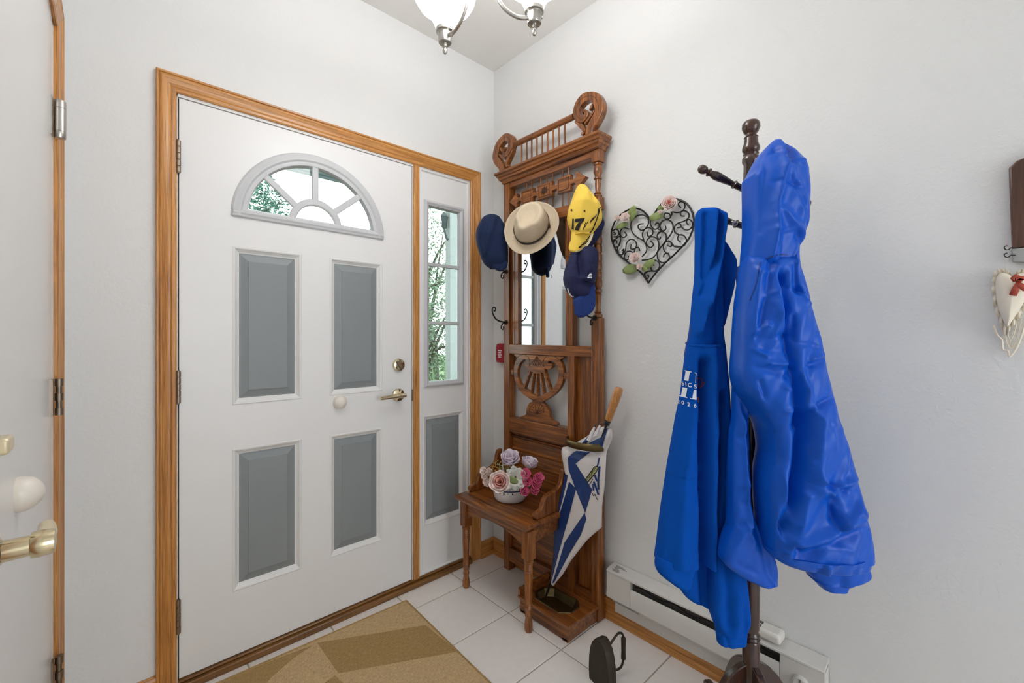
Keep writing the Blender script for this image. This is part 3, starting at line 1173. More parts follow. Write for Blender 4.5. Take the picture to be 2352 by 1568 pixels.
# drip box with metal pan
g = B()
for p0, p1 in (((-.266, -.498, .005), (-.254, -.777, .0615)), ((-.254, -.498, .005), (-.0752, -.510, .0615)), ((-.254, -.765, .005), (-.0752, -.777, .0615)), ((-.254, -.510, .012), (-.0752, -.765, .020))):
    g.box(p0, p1)
g.obj('drip_box', 'treey', ht, smooth=False)
for a, b in (((-.266, -.500), (-.240, -.530)), ((-.266, -.745), (-.240, -.775)), ((-.105, -.745), (-.08, -.775)), ((-.105, -.500), (-.08, -.530))):
    B().box((a[0], a[1], 0), (b[0], b[1], .013)).obj('foot', 'treez', ht, bevel=.001)
lid = [(-.274, .490), (-.274, .785), (-.0755, .785), (-.0755, .490)]


def octa(cx, cs, hx, hs, c):
    return [(cx - hx + c, cs - hs), (cx + hx - c, cs - hs), (cx + hx, cs - hs + c), (cx + hx, cs + hs - c), (cx + hx - c, cs + hs), (cx - hx + c, cs + hs), (cx - hx, cs + hs - c), (cx - hx, cs - hs + c)]


PL_Z = Matrix(((1, 0, 0, 0), (0, -1, 0, 0), (0, 0, -1, 0), (0, 0, 0, 1)))
oc = octa(-.172, .632, .060, .100, .034)
shape2d('box_lid', [lid, oc], PL_Z, -.068, .013, 'treey', ht, .002)
sbox('side_board', .488, .500, .074, .106, -.270, XF, 'treey', .002)
g = B()
rows = []
for k, (d, z) in enumerate(((.006, .0755), (.004, .078), (-.002, .077), (-.006, .074), (-.014, .050), (-.016, .046))):
    rows.append([(x, -s, z) for x, s in octa(-.172, .632, .060 + d, .100 + d, .034 + d * .4)])
g.quad_grid(rows, close_u=True)
g.bm.faces.new([g.bm.verts.new((x, -s, .046)) for x, s in octa(-.172, .632, .0445, .0845, .028)])
g.obj('drip_pan', 'agedbrass', ht, smooth=False)
# umbrella ring
pts = []
for k in range(25):
    t = lerp(-PI / 2, PI / 2, k / 24)
    pts.append((XF - .068 * math.cos(t), .722 + .102 * math.sin(t)))
pts = pts + [(XF + .012, .822), (XF + .026, .800)]
g = B()
rows = []
for z, o in ((.752, 0), (.782, 0)):
    rows.append([(x, -s, z) for x, s in pts])
g.quad_grid(rows)
g.obj('umbrella_ring', 'agedbrass', ht, solid=.004)


# iron hat hooks
def hook(y, z, x=XF, flip=1, sc=1.0):
    def P(a, b):
        return (x - a * sc, y, z + b * sc)
    g = B()
    g.lathe([(.012, 0), (.012, .003), (.006, .006)], (x, y, z), (-1, 0, 0), 14)
    g.tube(curve_pts([P(0, 0), P(.025, .002), (P(.05, .006)), P(.075, .018), P(.092, .040), P(.098, .062), P(.090, .076), P(.078, .074), P(.074, .062), P(.082, .056)], 5), [.0042] * 20 + [.0034] * 26, 8)
    g.tube(curve_pts([P(.004, 0), P(.022, -.006), P(.034, -.018), P(.036, -.032), P(.026, -.038), P(.018, -.030), P(.022, -.022)], 5), .0034, 8)
    g.ball(P(.084, .058), .0055, 8)
    return g.obj('hat_hook', 'iron', ht)


hook(-.192, 1.312)
hook(-.192, 1.582)
hook(-.766, 1.318, sc=.8)
hook(-.330, 1.74, x=XF + .030, sc=.6)
hook(-.700, 1.70, x=XF + .030, sc=.7)


# ------------------------------------------------------------------ cloth: lofted pieces with modelled folds
def seg_d(p, a, b):
    ax, ay = a
    bx, by = b
    dx_, dy_ = bx - ax, by - ay
    L2 = dx_ * dx_ + dy_ * dy_ or 1
    t = max(0, min(1, ((p[0] - ax) * dx_ + (p[1] - ay) * dy_) / L2))
    return math.hypot(p[0] - ax - t * dx_, p[1] - ay - t * dy_)


def pl_d(p, pts):
    return min(seg_d(p, a, b) for a, b in zip(pts, pts[1:]))


def cloth(name, L, Rr, d0, thick, folds, mat, parent, v0, v1, nv=70, nu=44, slope=0.0, wob=.0015, seed=1, tilt=0.0, close=True, topr=.12, botr=.0, sharp=0.0, flat=.75, crease=0):
    """hanging tube of cloth. L, Rr: edge tables (height row, position); folds: (polyline, width, amount), amount > 0 comes forward.
    The measures are taken at distance d0, so the piece has its true size there."""
    rr = random.Random(seed)
    ph = [rr.uniform(0, 6.28) for _ in range(6)]
    folds = list(folds)
    for _ in range(crease):
        v_ = rr.uniform(v0 + .06 * (v1 - v0), v1 - .05 * (v1 - v0))
        a_, b_ = smooth_tab(L, v_), smooth_tab(Rr, v_)
        u_ = lerp(a_, b_, rr.uniform(.15, .85))
        an = rr.choice((rr.uniform(-.5, .5), rr.uniform(1.0, 2.1)))
        ln_ = rr.uniform(12, 34)
        cx_, cy_ = math.cos(an) * ln_, math.sin(an) * ln_
        folds.append(([(u_ - cx_, v_ - cy_), (u_ + cx_ * .2, v_ + cy_ * .2 + rr.uniform(-4, 4)), (u_ + cx_, v_ + cy_)], rr.uniform(4, 7.5), rr.choice((-1, 1)) * rr.uniform(.003, .007)))
    rows = []
    k = d0 / FPX
    for i in range(nv + 1):
        v = lerp(v0, v1, i / nv)
        ul, ur = smooth_tab(L, v), smooth_tab(Rr, v)
        row = []
        th = thick(v) if callable(thick) else thick
        e = (v - v0) / (v1 - v0)
        if topr and e < topr:
            th *= math.sqrt(max(.02, 1 - (1 - e / topr) ** 2))
        if botr and e > 1 - botr:
            th *= math.sqrt(max(.02, 1 - ((e - 1 + botr) / botr) ** 2))
        for j in range(2 * nu):
            t = 2 * PI * j / (2 * nu)
            c_, s_ = -math.cos(t), math.sin(t)
            uu = (ul + ur) / 2 + (ur - ul) / 2 * c_
            front = s_ >= 0
            dp = -th / 2 * math.copysign(abs(s_) ** flat, s_)
            edge = min(1, abs(s_) / .8) ** 1.7
            if front:
                for pts, w_, amt in folds:
                    if v < pts[0][1] - 3 * w_ and v < pts[-1][1] - 3 * w_:
                        continue
                    q = pl_d((uu, v), pts)
                    if q < 3 * w_:
                        e1 = math.exp(-(q / w_) ** 2)
                        if sharp:
                            e1 = sharp * math.exp(-(math.sqrt(q * q + 6) - 2.45) / (w_ * .75)) * math.exp(-(q / (w_ * 2.2)) ** 4) + (1 - sharp) * e1
                        dp -= amt * e1 * edge
            dp += wob * edge * (math.sin(uu * .11 + v * .031 + ph[0]) + math.sin(uu * .047 - v * .055 + ph[1]) + .6 * math.sin(uu * .19 + v * .09 + ph[2]))
            dd = d0 + slope * (v - v0) + tilt * (uu - (ul + ur) / 2) + dp
            row.append(CAM + FW * dd + RT * ((uu - 1176) * k) + UP * ((HOR - v) * k))
        rows.append(row)
    g = B()
    g.quad_grid(rows, close_u=True, cap=close)
    return g.obj(name, mat, parent, angle=85)


# ------------------------------------------------------------------ hats on the hall tree
def basis(front, up):
    u = Vector(up).normalized()
    f = Vector(front)
    f = (f - u * f.dot(u)).normalized()
    return f.cross(u).normalized(), f, u      # right, front, up


# yellow racing cap with the number 17
yD = 1.85
yroot = thing('baseball_cap', pd(1343, 578, yD), 'yellow baseball cap with black number 17 on its front', 'cap', 'caps hanging on the hall tree')
cloth('back_panel', [(488, 1360), (520, 1350), (550, 1336), (575, 1328), (581, 1322)], [(488, 1381), (500, 1385), (514, 1388), (530, 1383), (550, 1373), (570, 1354), (581, 1332)], yD + .035, .05, [], 'navy', yroot, 488, 581, 30, 20, seed=22, topr=.2, botr=.1, wob=.001)
ycrown = cloth('crown', [(423, 1333), (427, 1327), (440, 1320), (460, 1313), (480, 1306), (500, 1303), (515, 1306), (530, 1312), (542, 1316)], [(423, 1340), (427, 1346), (440, 1354), (455, 1364), (470, 1376), (490, 1381), (505, 1382), (520, 1374), (535, 1362), (542, 1356)], yD, lambda v: interp([(423, .08), (470, .13), (540, .10)], v),
               [([(1338, 446), (1322, 455), (1310, 478)], 2.5, -.003), ([(1346, 428), (1353, 442), (1359, 466)], 4, -.010), ([(1354, 440), (1366, 462), (1376, 480)], 5, .006), ([(1330, 470), (1326, 500), (1328, 535)], 14, .010), ([(1312, 535), (1335, 541), (1358, 534)], 3, -.006), ([(1345, 455), (1350, 500)], 9, .004)],
               'yellow', yroot, 423, 542, 60, 44, seed=21, topr=.25, wob=.0008)
ybrim = cloth('brim', [(533, 1313), (550, 1311), (560, 1308), (570, 1306), (576, 1309), (581, 1317)], [(533, 1364), (545, 1361), (555, 1356), (565, 1349), (573, 1339), (581, 1325)], yD - .022, .012, [([(1334, 534), (1324, 578)], 12, .012)], 'yellow', yroot, 533, 580, 30, 30, seed=23, topr=0, botr=.1, wob=.0004)
B().ball(pd(1338.5, 444.5, yD - .045), .0085, 12, (1, 1, .8)).obj('button', 'brown', yroot)
ty, tbr = tree_of(ycrown), tree_of(ybrim)


def camray(ox, oy, sx, sy):
    """map flat print coordinates to starting points in front of the camera side of an object"""
    return lambda x, y: CAM + (FW + RT * ((ox + x * sx - 1176) / FPX) + UP * ((HOR - oy + y * sy) / FPX)) * .9


def raymap(ox, oy, sx, sy, bvh, name, bm, mat, par, lift=.0016, skew=0):
    """print laid on a surface where the photograph shows it; rays run from the viewer's side"""
    kill = []
    for v in bm.verts:
        uu = ox + v.co.x * sx + v.co.y * skew
        vv = oy - v.co.y * sy
        d = (FW + RT * ((uu - 1176) / FPX) + UP * ((HOR - vv) / FPX)).normalized()
        hit, nrm, idx, dist = bvh.ray_cast(CAM, d)
        if hit is None:
            kill.append(v)
        else:
            if nrm.dot(d) > 0:
                nrm = -nrm
            v.co = hit + nrm * lift
    if kill:
        bmesh.ops.delete(bm, geom=kill, context='VERTS')
    me = bpy.data.meshes.new(name)
    bm.to_mesh(me)
    bm.free()
    return finish(name, me, mat, par, False)


def zpoly(pts, ox, oy, k, bvh, name, mat, par, n=3, lift=.0016):
    """polygon measured in an enlarged crop with corner (ox, oy) and scale k"""
    return raymap(ox, oy, 1 / k, -1 / k, bvh, name, flat_poly(pts, n), mat, par, lift)


def zline(pts, w, ox, oy, k, bvh, name, mat, par, lift=.0018, n=1):
    return zpoly(ribbon([(p[0], p[1], w if len(p) < 3 else p[2]) for p in pts], 3), ox, oy, k, bvh, name, mat, par, n, lift)


YO = (1290, 410, 8.71)
zpoly([(222, 800), (250, 800), (248, 1018), (208, 1012)], *YO, ty, 'numeral_one', 'black', yroot, 3, .0025)
zpoly([(272, 805), (455, 790), (450, 835), (395, 900), (345, 1035), (268, 1025), (300, 940), (350, 872), (268, 876)], *YO, ty, 'numeral_seven', 'black', yroot, 3, .0025)
for a in ([(480, 880), (455, 940), (425, 1030)], [(525, 860), (490, 920), (450, 980)], [(565, 900), (590, 830), (640, 770)], [(590, 850), (650, 790), (690, 715)], [(575, 870), (690, 730)]):
    zline(a, 7, *YO, ty, 'flash_stripe', 'black', yroot)
for a in ([(765, 570), (735, 700), (690, 840), (620, 1010), (560, 1090)], [(735, 600), (715, 760), (650, 930)]):
    zline(a, 9, *YO, ty, 'flash_stripe', 'black', yroot)
for a in ([(600, 1100), (480, 1250), (340, 1380)], [(420, 1330), (520, 1250), (610, 1110)], [(340, 1385), (400, 1360)]):
    zline(a, 9, *YO, tbr, 'flash_stripe', 'black', yroot)
zline([(260, 1462, 6), (380, 1420, 12), (520, 1300, 22), (610, 1110, 20)], 10, *YO, tbr, 'brim_edge', 'cream', yroot, lift=.0022)
for p in ((203, 635), (455, 648)):
    zpoly([(p[0] + 20 * math.cos(t), p[1] + 24 * math.sin(t)) for t in [PI * k / 6 for k in range(12)]], *YO, ty, 'eyelet', 'brown', yroot, 1, .002)

# navy cap hanging under it
nD = 1.855
nroot = thing('baseball_cap', pd(1335, 728, nD), 'navy baseball cap with a small white side logo, hanging below the yellow cap', 'cap', 'caps hanging on the hall tree')
ncrown = cloth('crown', [(562, 1330), (568, 1318), (575, 1313), (590, 1308), (605, 1302), (620, 1297), (640, 1294), (655, 1297), (668, 1302), (680, 1312), (692, 1322)], [(562, 1350), (568, 1364), (575, 1371), (590, 1374), (620, 1371), (650, 1366), (668, 1362), (680, 1356), (692, 1340)], nD, lambda v: interp([(562, .09), (640, .14), (692, .10)], v),
               [([(1328, 575), (1327, 600), (1330, 638)], 6, -.022), ([(1316, 575), (1310, 610)], 8, .008), ([(1330, 640), (1345, 647), (1362, 652)], 4, .012), ([(1330, 655), (1350, 660), (1364, 658)], 9, -.008), ([(1345, 600), (1350, 625)], 12, .012), ([(1302, 612), (1320, 611)], 2.5, -.004), ([(1352, 611), (1370, 611)], 2.5, -.004), ([(1306, 620), (1308, 670)], 10, .008), ([(1340, 640), (1352, 628)], 3, -.006)],
               'navy', nroot, 562, 692, 64, 44, seed=24, topr=.2, botr=.15, wob=.0008)
cloth('brim', [(654, 1361), (664, 1351), (676, 1336), (688, 1318), (705, 1319), (720, 1320), (729, 1328)], [(654, 1366), (690, 1368), (705, 1366), (718, 1358), (729, 1340)], nD - .040, .014, [([(1330, 690), (1330, 725)], 9, .012)], 'navybrim', nroot, 654, 729, 36, 30, seed=25, topr=0, botr=.08, wob=.0004)
B().ball(pd(1303, 611, nD - .02), .007, 10).obj('button', 'navy', nroot)
tn = tree_of(ncrown)
NO = (1280, 560, 8.71)
for pts in ([(598, 690), (690, 690), (690, 665), (605, 665)], [(610, 655), (690, 655), (690, 635), (620, 635)], [(625, 625), (690, 620), (685, 600), (640, 600)], [(650, 592), (682, 592), (672, 575)]):
    zpoly(pts, *NO, tn, 'logo_bar', 'printwhite', nroot, 1, .002)
zline([(215, 880), (235, 960), (290, 1040)], 12, *NO, tn, 'emblem', 'printwhite', nroot)
zline([(240, 1000), (300, 1045), (335, 1050)], 10, *NO, tn, 'emblem', 'printwhite', nroot)

# blue wool cap on the left hook
bD = 2.16
broot = thing('woollen_hat', pd(1131, 620, bD), 'dark blue wool cap hanging on the upper left hook of the hall tree', 'cap', 'caps hanging on the hall tree')
cloth('crown', [(492, 1124), (497, 1113), (505, 1106), (520, 1098), (532, 1094), (548, 1093), (570, 1097), (595, 1106), (608, 1114), (617, 1126)], [(492, 1136), (497, 1146), (505, 1152), (520, 1160), (545, 1165), (590, 1167), (608, 1164), (617, 1148)], bD, lambda v: interp([(492, .10), (540, .15), (617, .11)], v),
      [([(1137, 500), (1132, 530), (1124, 560), (1117, 585)], 4, .010), ([(1146, 510), (1142, 560), (1138, 600)], 13, -.008), ([(1104, 525), (1100, 560), (1108, 590)], 9, .008), ([(1112, 515), (1112, 560)], 8, -.007)], 'bluecap', broot, 492, 618, 60, 44, seed=26, topr=.22, botr=.2, wob=.0012)
cloth('brim', [(598, 1140), (606, 1132), (612, 1130), (618, 1136), (623, 1146)], [(598, 1163), (606, 1166), (612, 1165), (618, 1161), (623, 1152)], bD - .030, .02, [], 'bluecap', broot, 598, 623, 16, 24, seed=27, topr=0, botr=.1, wob=.0004)
g = B()
g.tube([pd(1128, 612, bD - .05), pd(1140, 618, bD - .055), pd(1150, 623, bD - .05)], .0014, 6)
g.obj('piping', 'black', broot)

# beige fedora with a dark band
fa = (-FW * .92 + UP * .34 - RT * .20).normalized()
ffr = (-UP * .80 - FW * .3 - RT * .50)
fr_, ff_, fu_ = basis(ffr, fa)
fc = pd(1222, 524, 2.05)
fed = thing('fedora', fc, 'beige linen fedora with a dark striped band in front of the mirror', 'hat')


def hat_pt(rx, ry, h, t, dent=0.0, pinch=0.0):
    x, y = math.sin(t), math.cos(t)
    k = 1 - pinch * (math.exp(-((t - .75) / .42) ** 2) + math.exp(-((t + .75) / .42) ** 2))
    return fc + fr_ * (rx * x * k) + ff_ * (ry * y * k) + fu_ * h


g = B()
rows = []
ts = [lerp(-PI, PI, k / 56) for k in range(56)]
for rx, ry, h in ((.126, .142, .012), (.120, .136, .006), (.108, .124, .0), (.095, .111, -.002), (.082, .099, .0), (.078, .095, .006)):
    rows.append([fc + fr_ * (rx * math.sin(t)) + ff_ * (ry * math.cos(t)) + fu_ * (h - (.014 * max(0, math.cos(t)) ** 2 if rx > .09 else 0) + (.010 * abs(math.sin(t)) ** 2 if rx > .1 else 0)) for t in ts])
g.quad_grid(rows, close_u=True)
g.obj('brim', 'straw', fed, solid=.003, angle=70)
g = B()
rows = [[hat_pt(rx, ry, h, t, 0, pn) for t in ts] for rx, ry, h, pn in ((.0785, .0955, .0, 0), (.078, .095, .02, .0), (.076, .092, .042, .03), (.072, .088, .066, .10), (.066, .084, .086, .16), (.060, .079, .098, .18), (.053, .072, .105, .18), (.044, .060, .105, .15))]
rows += [[fc + fr_ * (.034 * math.sin(t)) + ff_ * (.048 * math.cos(t)) + fu_ * .094 for t in ts], [fc + fr_ * (.014 * math.sin(t)) + ff_ * (.030 * math.cos(t)) + fu_ * .088 for t in ts]]
g.quad_grid(rows, close_u=True, cap=True)
g.obj('crown', 'straw', fed, angle=70)
for nm, h0, h1, k, mt in (('hat_band', .004, .026, 1.022, 'band'), ('band_stripe', .0255, .0285, 1.024, 'straw'), ('band_stripe', .0105, .0125, 1.028, 'greypaint')):
    g = B()
    g.quad_grid([[fc + fr_ * (.078 * k * math.sin(t)) + ff_ * (.095 * k * math.cos(t)) + fu_ * h for t in ts] for h in (h0, h1)], close_u=True)
    g.obj(nm, mt, fed)
t0 = math.atan2((RT * .9 - UP * .15).dot(fr_), (RT * .9 - UP * .15).dot(ff_))
q = [hat_pt(.081, .098, h, t0 + a) for h, a in ((.002, -.06), (.002, .06), (.030, .06), (.030, -.06))]
B().hull(q, [p + (fr_ * math.sin(t0) + ff_ * math.cos(t0)) * .004 for p in q]).obj('band_bow', 'brown', fed)

# ------------------------------------------------------------------ umbrella in the ring
ut = px(1252, 1374, 'z', .05)
uq = Vector((-.098, -.803, .767))
ud = (uq - ut).normalized()
ulen = 1.035
umb = thing('umbrella', ut, 'furled blue and white umbrella with a wooden handle in the hall tree ring', 'umbrella')
B().lathe([(.003, 0), (.0045, .004), (.0048, .05), (.0055, .08), (.0045, .09), (.0045, ulen - .14)], ut, ud, 12).obj('shaft', 'umbblack', umb)
hb_ = ut + ud * (ulen - .150)
B().lathe([(r_, h_ * 1.18) for r_, h_ in [(.012, 0), (.0155, .006), (.016, .030), (.0155, .032), (.016, .034), (.0165, .043), (.016, .045), (.0165, .047), (.0185, .085), (.0190, .105), (.017, .121), (.012, .1265), (.0, .127)]], hb_, ud, 20).obj('handle', 'umbhandle', umb)
B().lathe([(.008, 0), (.012, .002), (.013, .008), (.012, .014), (.014, .016), (.014, .021), (.010, .023)], hb_ - ud * .022, ud, 18).obj('collar', 'umbblack', umb)
# canopy: pleated cloth, bulging to the open side of the ring
UL = [(983, 1386), (1000, 1366), (1012, 1352), (1025, 1336), (1036, 1322), (1047, 1299), (1059, 1297), (1104, 1304), (1149, 1293), (1190, 1281), (1224, 1276), (1276, 1273), (1310, 1268), (1338, 1265)]
UR = [(983, 1404), (1000, 1404), (1012, 1400), (1025, 1394), (1036, 1390), (1047, 1389), (1059, 1388), (1104, 1383), (1149, 1376), (1190, 1373), (1224, 1344), (1276, 1309), (1310, 1291), (1338, 1272)]


def udepth(v):
    p = ut + ud * (ulen * (1374 - v) / 474)
    return (p - CAM).dot(FW)


g = B()
rows = []
for i in range(46):
    v = lerp(983, 1340, i / 45)
    ul, ur = interp(UL, v), interp(UR, v)
    d0 = udepth(v) + interp([(983, .004), (1036, .004), (1060, -.020), (1200, -.014), (1340, -.003)], v)
    us = 1252 + (1374 - v) / 474 * 180
    row = []
    for k in range(48):
        t = 2 * PI * k / 48
        uu = (ul + ur) / 2 - (ur - ul) / 2 * math.cos(t)
        w_ = (ur - ul) / FPX * d0
        th = min(.024, w_ * .42)
        dp = -th * math.sin(t)
        dp += .006 * min(1, w_ / .08) * math.sin(5 * t + v * .02) * (1 if math.sin(t) > 0 else .3)
        row.append(CAM + FW * (d0 + dp + (us - uu) / FPX * d0 * .95) + RT * ((uu - 1176) / FPX * d0) + UP * ((HOR - v) / FPX * d0))
    rows.append(row)
g.quad_grid(rows, close_u=True, cap=True)
can = g.obj('canopy', 'umbwhite', umb, angle=70)
can.data.materials.append(M['umbblue'])
for p in can.data.polygons:
    q = p.vertices[0]
    i_, k_ = divmod(q, 48)
    v_ = lerp(983, 1340, i_ / 45)
    if v_ > 1098 and (k_ < 4 or k_ > 36) and len(p.vertices) == 4:
        p.material_index = 1
tu = tree_of(can)
U1 = (1250, 1030, 7.469)
U2 = (1240, 880, 2.9036)
zpoly([(408, 150), (540, 40), (800, 60), (700, 130), (545, 255), (700, 500), (825, 700), (705, 1105), (540, 690), (420, 360)], *U1, tu, 'blue_gore', 'umbblue', umb, 4)
zpoly([(300, 862), (312, 905), (275, 1010), (205, 1125), (96, 1328), (84, 1332), (130, 1180), (165, 1060), (195, 1015)], *U2, tu, 'blue_gore', 'umbblue', umb, 4)
zpoly([(196, 655), (243, 700), (200, 870), (130, 1120), (80, 1315), (94, 1200), (106, 1040), (121, 910), (164, 770)], *U2, tu, 'blue_gore', 'umbblue', umb, 4)
U3 = (1290, 880, 8.71)
zpoly([(480, 1260), (560, 1190), (830, 1065), (880, 920), (930, 900), (880, 1060), (820, 1260)], *U3, tu, 'blue_gore', 'umbblue', umb, 4, .003)
zpoly([(370, 1250), (560, 1040), (640, 930), (660, 930), (600, 1080), (460, 1230)], *U3, tu, 'blue_gore', 'umbblue', umb, 4, .003)
# wheat stalk and letter emblem
zline([(945, 160, 14), (920, 280, 14), (900, 320, 16)], 14, *U1, tu, 'emblem_stem', 'umbblue', umb)
zpoly([(850, 310), (900, 290), (940, 320), (900, 400), (820, 500), (750, 585), (705, 530), (740, 470), (800, 390)], *U1, tu, 'wheat_outline', 'black', umb, 2, .002)
zpoly([(858, 325), (900, 305), (925, 325), (885, 395), (805, 490), (748, 560), (722, 528), (755, 480), (812, 400)], *U1, tu, 'wheat', 'drystem', umb, 2, .0028)
for k in range(6):
    a = (lerp(885, 750, k / 5), lerp(340, 535, k / 5))
    zline([(a[0] - 26, a[1] - 16), (a[0], a[1]), (a[0] + 6, a[1] - 38)], 4, *U1, tu, 'wheat_vein', 'black', umb, .0034)
for a in ([(955, 300), (930, 520), (935, 700)], [(850, 560), (900, 690), (935, 790)], [(840, 600), (850, 720)], [(870, 450), (905, 560)]):
    zline(a, 17, *U1, tu, 'emblem_letter', 'umbblue', umb, .002)
for a in ([(840, 520), (800, 580), (770, 620)], [(830, 760), (850, 810), (875, 780), (900, 850), (930, 880)]):
    zline(a, 6, *U1, tu, 'emblem_outline', 'black', umb, .002)
# rib tips poking out above the ring
for (a, b) in (((1352, 1012), (1368, 975)), ((1368, 1000), (1380, 972))):
    d0 = udepth(a[1]) - .03
    p, q = pd(a[0], a[1], d0), pd(b[0], b[1], d0)
    B().tube([p, p.lerp(q, .6), q], [.010, .007, .0015], 8).obj('gore_tip', 'umbwhite', umb)
    B().tube([p.lerp(q, .86), q + (q - p) * .10], [.0035, .0025], 8).obj('rib_tip', 'umbblack', umb)
zline([(1297 + 0, 1049), (1310, 1040), (1325, 1033)], 2, 0, 0, 1, tu, 'hem', 'umbwhite', umb)

# ------------------------------------------------------------------ flowers in a china bowl on the seat
BC = Vector((-.218, -.380, .4525))
bl = thing('flower_bowl', BC, 'oval white china bowl with a blue rim holding silk flowers', 'bowl')


def oval(rx, rz_, z, k=40, c=BC):
    return [c + RT * (rx * math.cos(t)) + FW * (rz_ * math.sin(t)) + UP * z for t in [2 * PI * i / k for i in range(k)]]


g = B()
g.quad_grid([oval(.052, .034, .0), oval(.066, .044, .006), oval(.076, .052, .022), (oval(.083, .057, .050)), oval(.085, .059, .064), oval(.082, .056, .064), oval(.074, .050, .030), oval(.05, .03, .012)], close_u=True, cap=True)
g.obj('body', 'china', bl)
g = B()
g.quad_grid([oval(.0855, .0595, .0600), oval(.0862, .0602, .0645), oval(.0815, .0555, .0645), oval(.081, .055, .060)], close_u=True, close_v=True)
g.obj('rim', 'bluechina', bl)
for k in range(26):
    t = 2 * PI * k / 26
    p = BC + RT * (.0846 * math.cos(t)) + FW * (.0586 * math.sin(t)) + UP * (.0525)
    B().ball(p, .0022 if k % 2 else .0034, 8).obj('dot', 'bluechina', bl)


def petal_patch(g, c, out, up, ln, wd, cup, curl, n=5):
    side = out.cross(up).normalized()
    rows = []
    for i in range(n + 1):
        s = i / n
        row = []
        for j in range(n + 1):
            a = (j / n - .5) * 2
            wv = wd * math.sin(PI * min(1, .12 + s * .80)) ** .7
            p = c + up * (ln * s) + out * (cup * math.sin(s * PI * .55) + curl * s**3 - .25 * wd * a * a * (1 - .3 * s)) + side * (wv * a)
            row.append(p)
        rows.append(row)
    g.quad_grid(rows)


def rose(name, c, axis, size, mats, label, group=None, rings=((3, .16, .95), (4, .30, .95), (5, .48, .9), (6, .66, .80)), cat='flower', parent=None, partname='bloom'):
    ax = Vector(axis).normalized()
    r = Vector((1, 0, 0)) if abs(ax.x) < .8 else Vector((0, 1, 0))
    u = (r - ax * r.dot(ax)).normalized()
    v = ax.cross(u)
    c = Vector(c)
    root = parent or thing(name, c, label, cat, group)
    for q, (mt, sel) in enumerate(mats):
        g = B()
        for i in sel:
            n, rad, hh = rings[i]
            for k in range(n):
                t = 2 * PI * (k + .37 * i) / n + R_.uniform(-.12, .12)
                o = u * math.cos(t) + v * math.sin(t)
                petal_patch(g, c + o * (size * rad * .45), o, ax, size * hh, size * (.30 + rad * .55), size * rad * .45, size * (.06 + rad * .25))
        g.obj(partname if q == 0 else 'heart', mt, root, angle=80, solid=.0006)
    return root


def fpos(u, v, d=2.0):
    return pd(u, v, d)


FG = 'silk flowers in the china bowl'
ca = -FW
rose('silk_rose', fpos(1172, 1062, 2.03), ca * .55 + UP * .8, .056, (('lilac', (0, 1, 2, 3)),), 'large pale lilac silk rose at the top of the bowl of flowers', FG)
rose('silk_rose', fpos(1214, 1072, 2.03), ca * .1 + UP * .95 + RT * .2, .048, (('lilac', (0, 1, 2, 3)),), 'pale lilac silk rosebud to the right of the largest rose', FG)
rose('silk_rose', fpos(1149, 1107, 1.93), ca * .85 + UP * .35 - RT * .05, .060, (('blush', (2, 3)), ('petalpink', (0, 1))), 'open blush pink silk rose with a salmon heart over the bowl rim', FG)
w0 = thing('silk_blossom', fpos(1183, 1095, 1.97), 'ruffled white silk blossom in the middle of the bowl', 'flower', FG)
g = B()
for k in range(40):
    t = 2 * PI * k / 13 + R_.uniform(-.2, .2)
    rr = R_.uniform(.1, 1.5)
    o = (RT * math.cos(t) + UP * math.sin(t))
    petal_patch(g, fpos(1183, 1095, 1.97) + o * (.018 * rr), (o + ca * .2).normalized(), (ca * .7 + o * .8).normalized(), .028, .015, .005, .008)
g.obj('petals', 'petalwhite', w0, angle=80, solid=.0006)
lf = [(1190, 1110), (1178, 1100), (1168, 1098)]
g = B()
petal_patch(g, fpos(1168, 1098, 1.93), ca, (RT * .8 - UP * .35).normalized(), .045, .016, .004, .004)
g.obj('leaf', 'leaf', w0, solid=.0006)
for i, (u_, v_) in enumerate(((1207, 1087), (1211, 1105), (1233, 1100), (1230, 1112), (1203, 1127), (1224, 1125), (1236, 1097))):
    lab = ['hot pink silk bud just under the right lilac rosebud', 'hot pink silk bud in the middle of the pink cluster', 'hot pink silk bud farthest right of the bowl', 'hot pink silk bud at the lower right of the pink cluster',
           'hot pink silk bud hanging over the bowl rim', 'hot pink silk bud just right of the one hanging over the bowl rim', 'hot pink silk bud topping the right end of the spray'][i]
    c = fpos(u_, v_, 1.965)
    o = rose('silk_bud', c, ca * .7 + UP * .3 + RT * R_.uniform(-.2, .5), .027, (('hotpink', (0, 1, 2)),), lab, FG, rings=((3, .2, .95), (4, .42, .9), (5, .7, .75)))
    B().tube([c, c.lerp(BC + UP * .05 + RT * .04, .55), BC + UP * .045 + RT * .04], .0012, 6).obj('stem', 'leaf', o)
for i, (u_, v_) in enumerate(((1113, 1081), (1126, 1083), (1116, 1092), (1119, 1104), (1122, 1109))):
    lab = ['leftmost blush silk bud beside the gold filigree', 'blush silk bud touching the gold filigree', 'blush silk bud just below the leftmost one', 'small cream silk bud left of the open rose', 'lowest cream silk bud left of the open rose'][i]
    c = fpos(u_, v_, 1.99)
    o = rose('silk_bud', c, ca * .7 + UP * .3 - RT * .4, .021, (('blush', (0, 1, 2)),), lab, FG, rings=((3, .2, .95), (4, .42, .9), (5, .7, .75)))
    B().tube([c, c.lerp(BC + UP * .05 - RT * .04, .55), BC + UP * .045 - RT * .04], .0012, 6).obj('stem', 'leaf', o)
dg = thing('dried_sprig', fpos(1155, 1075, 2.02), 'dry yellow-green sprig behind the open blush rose', 'flower', FG)
g = B()
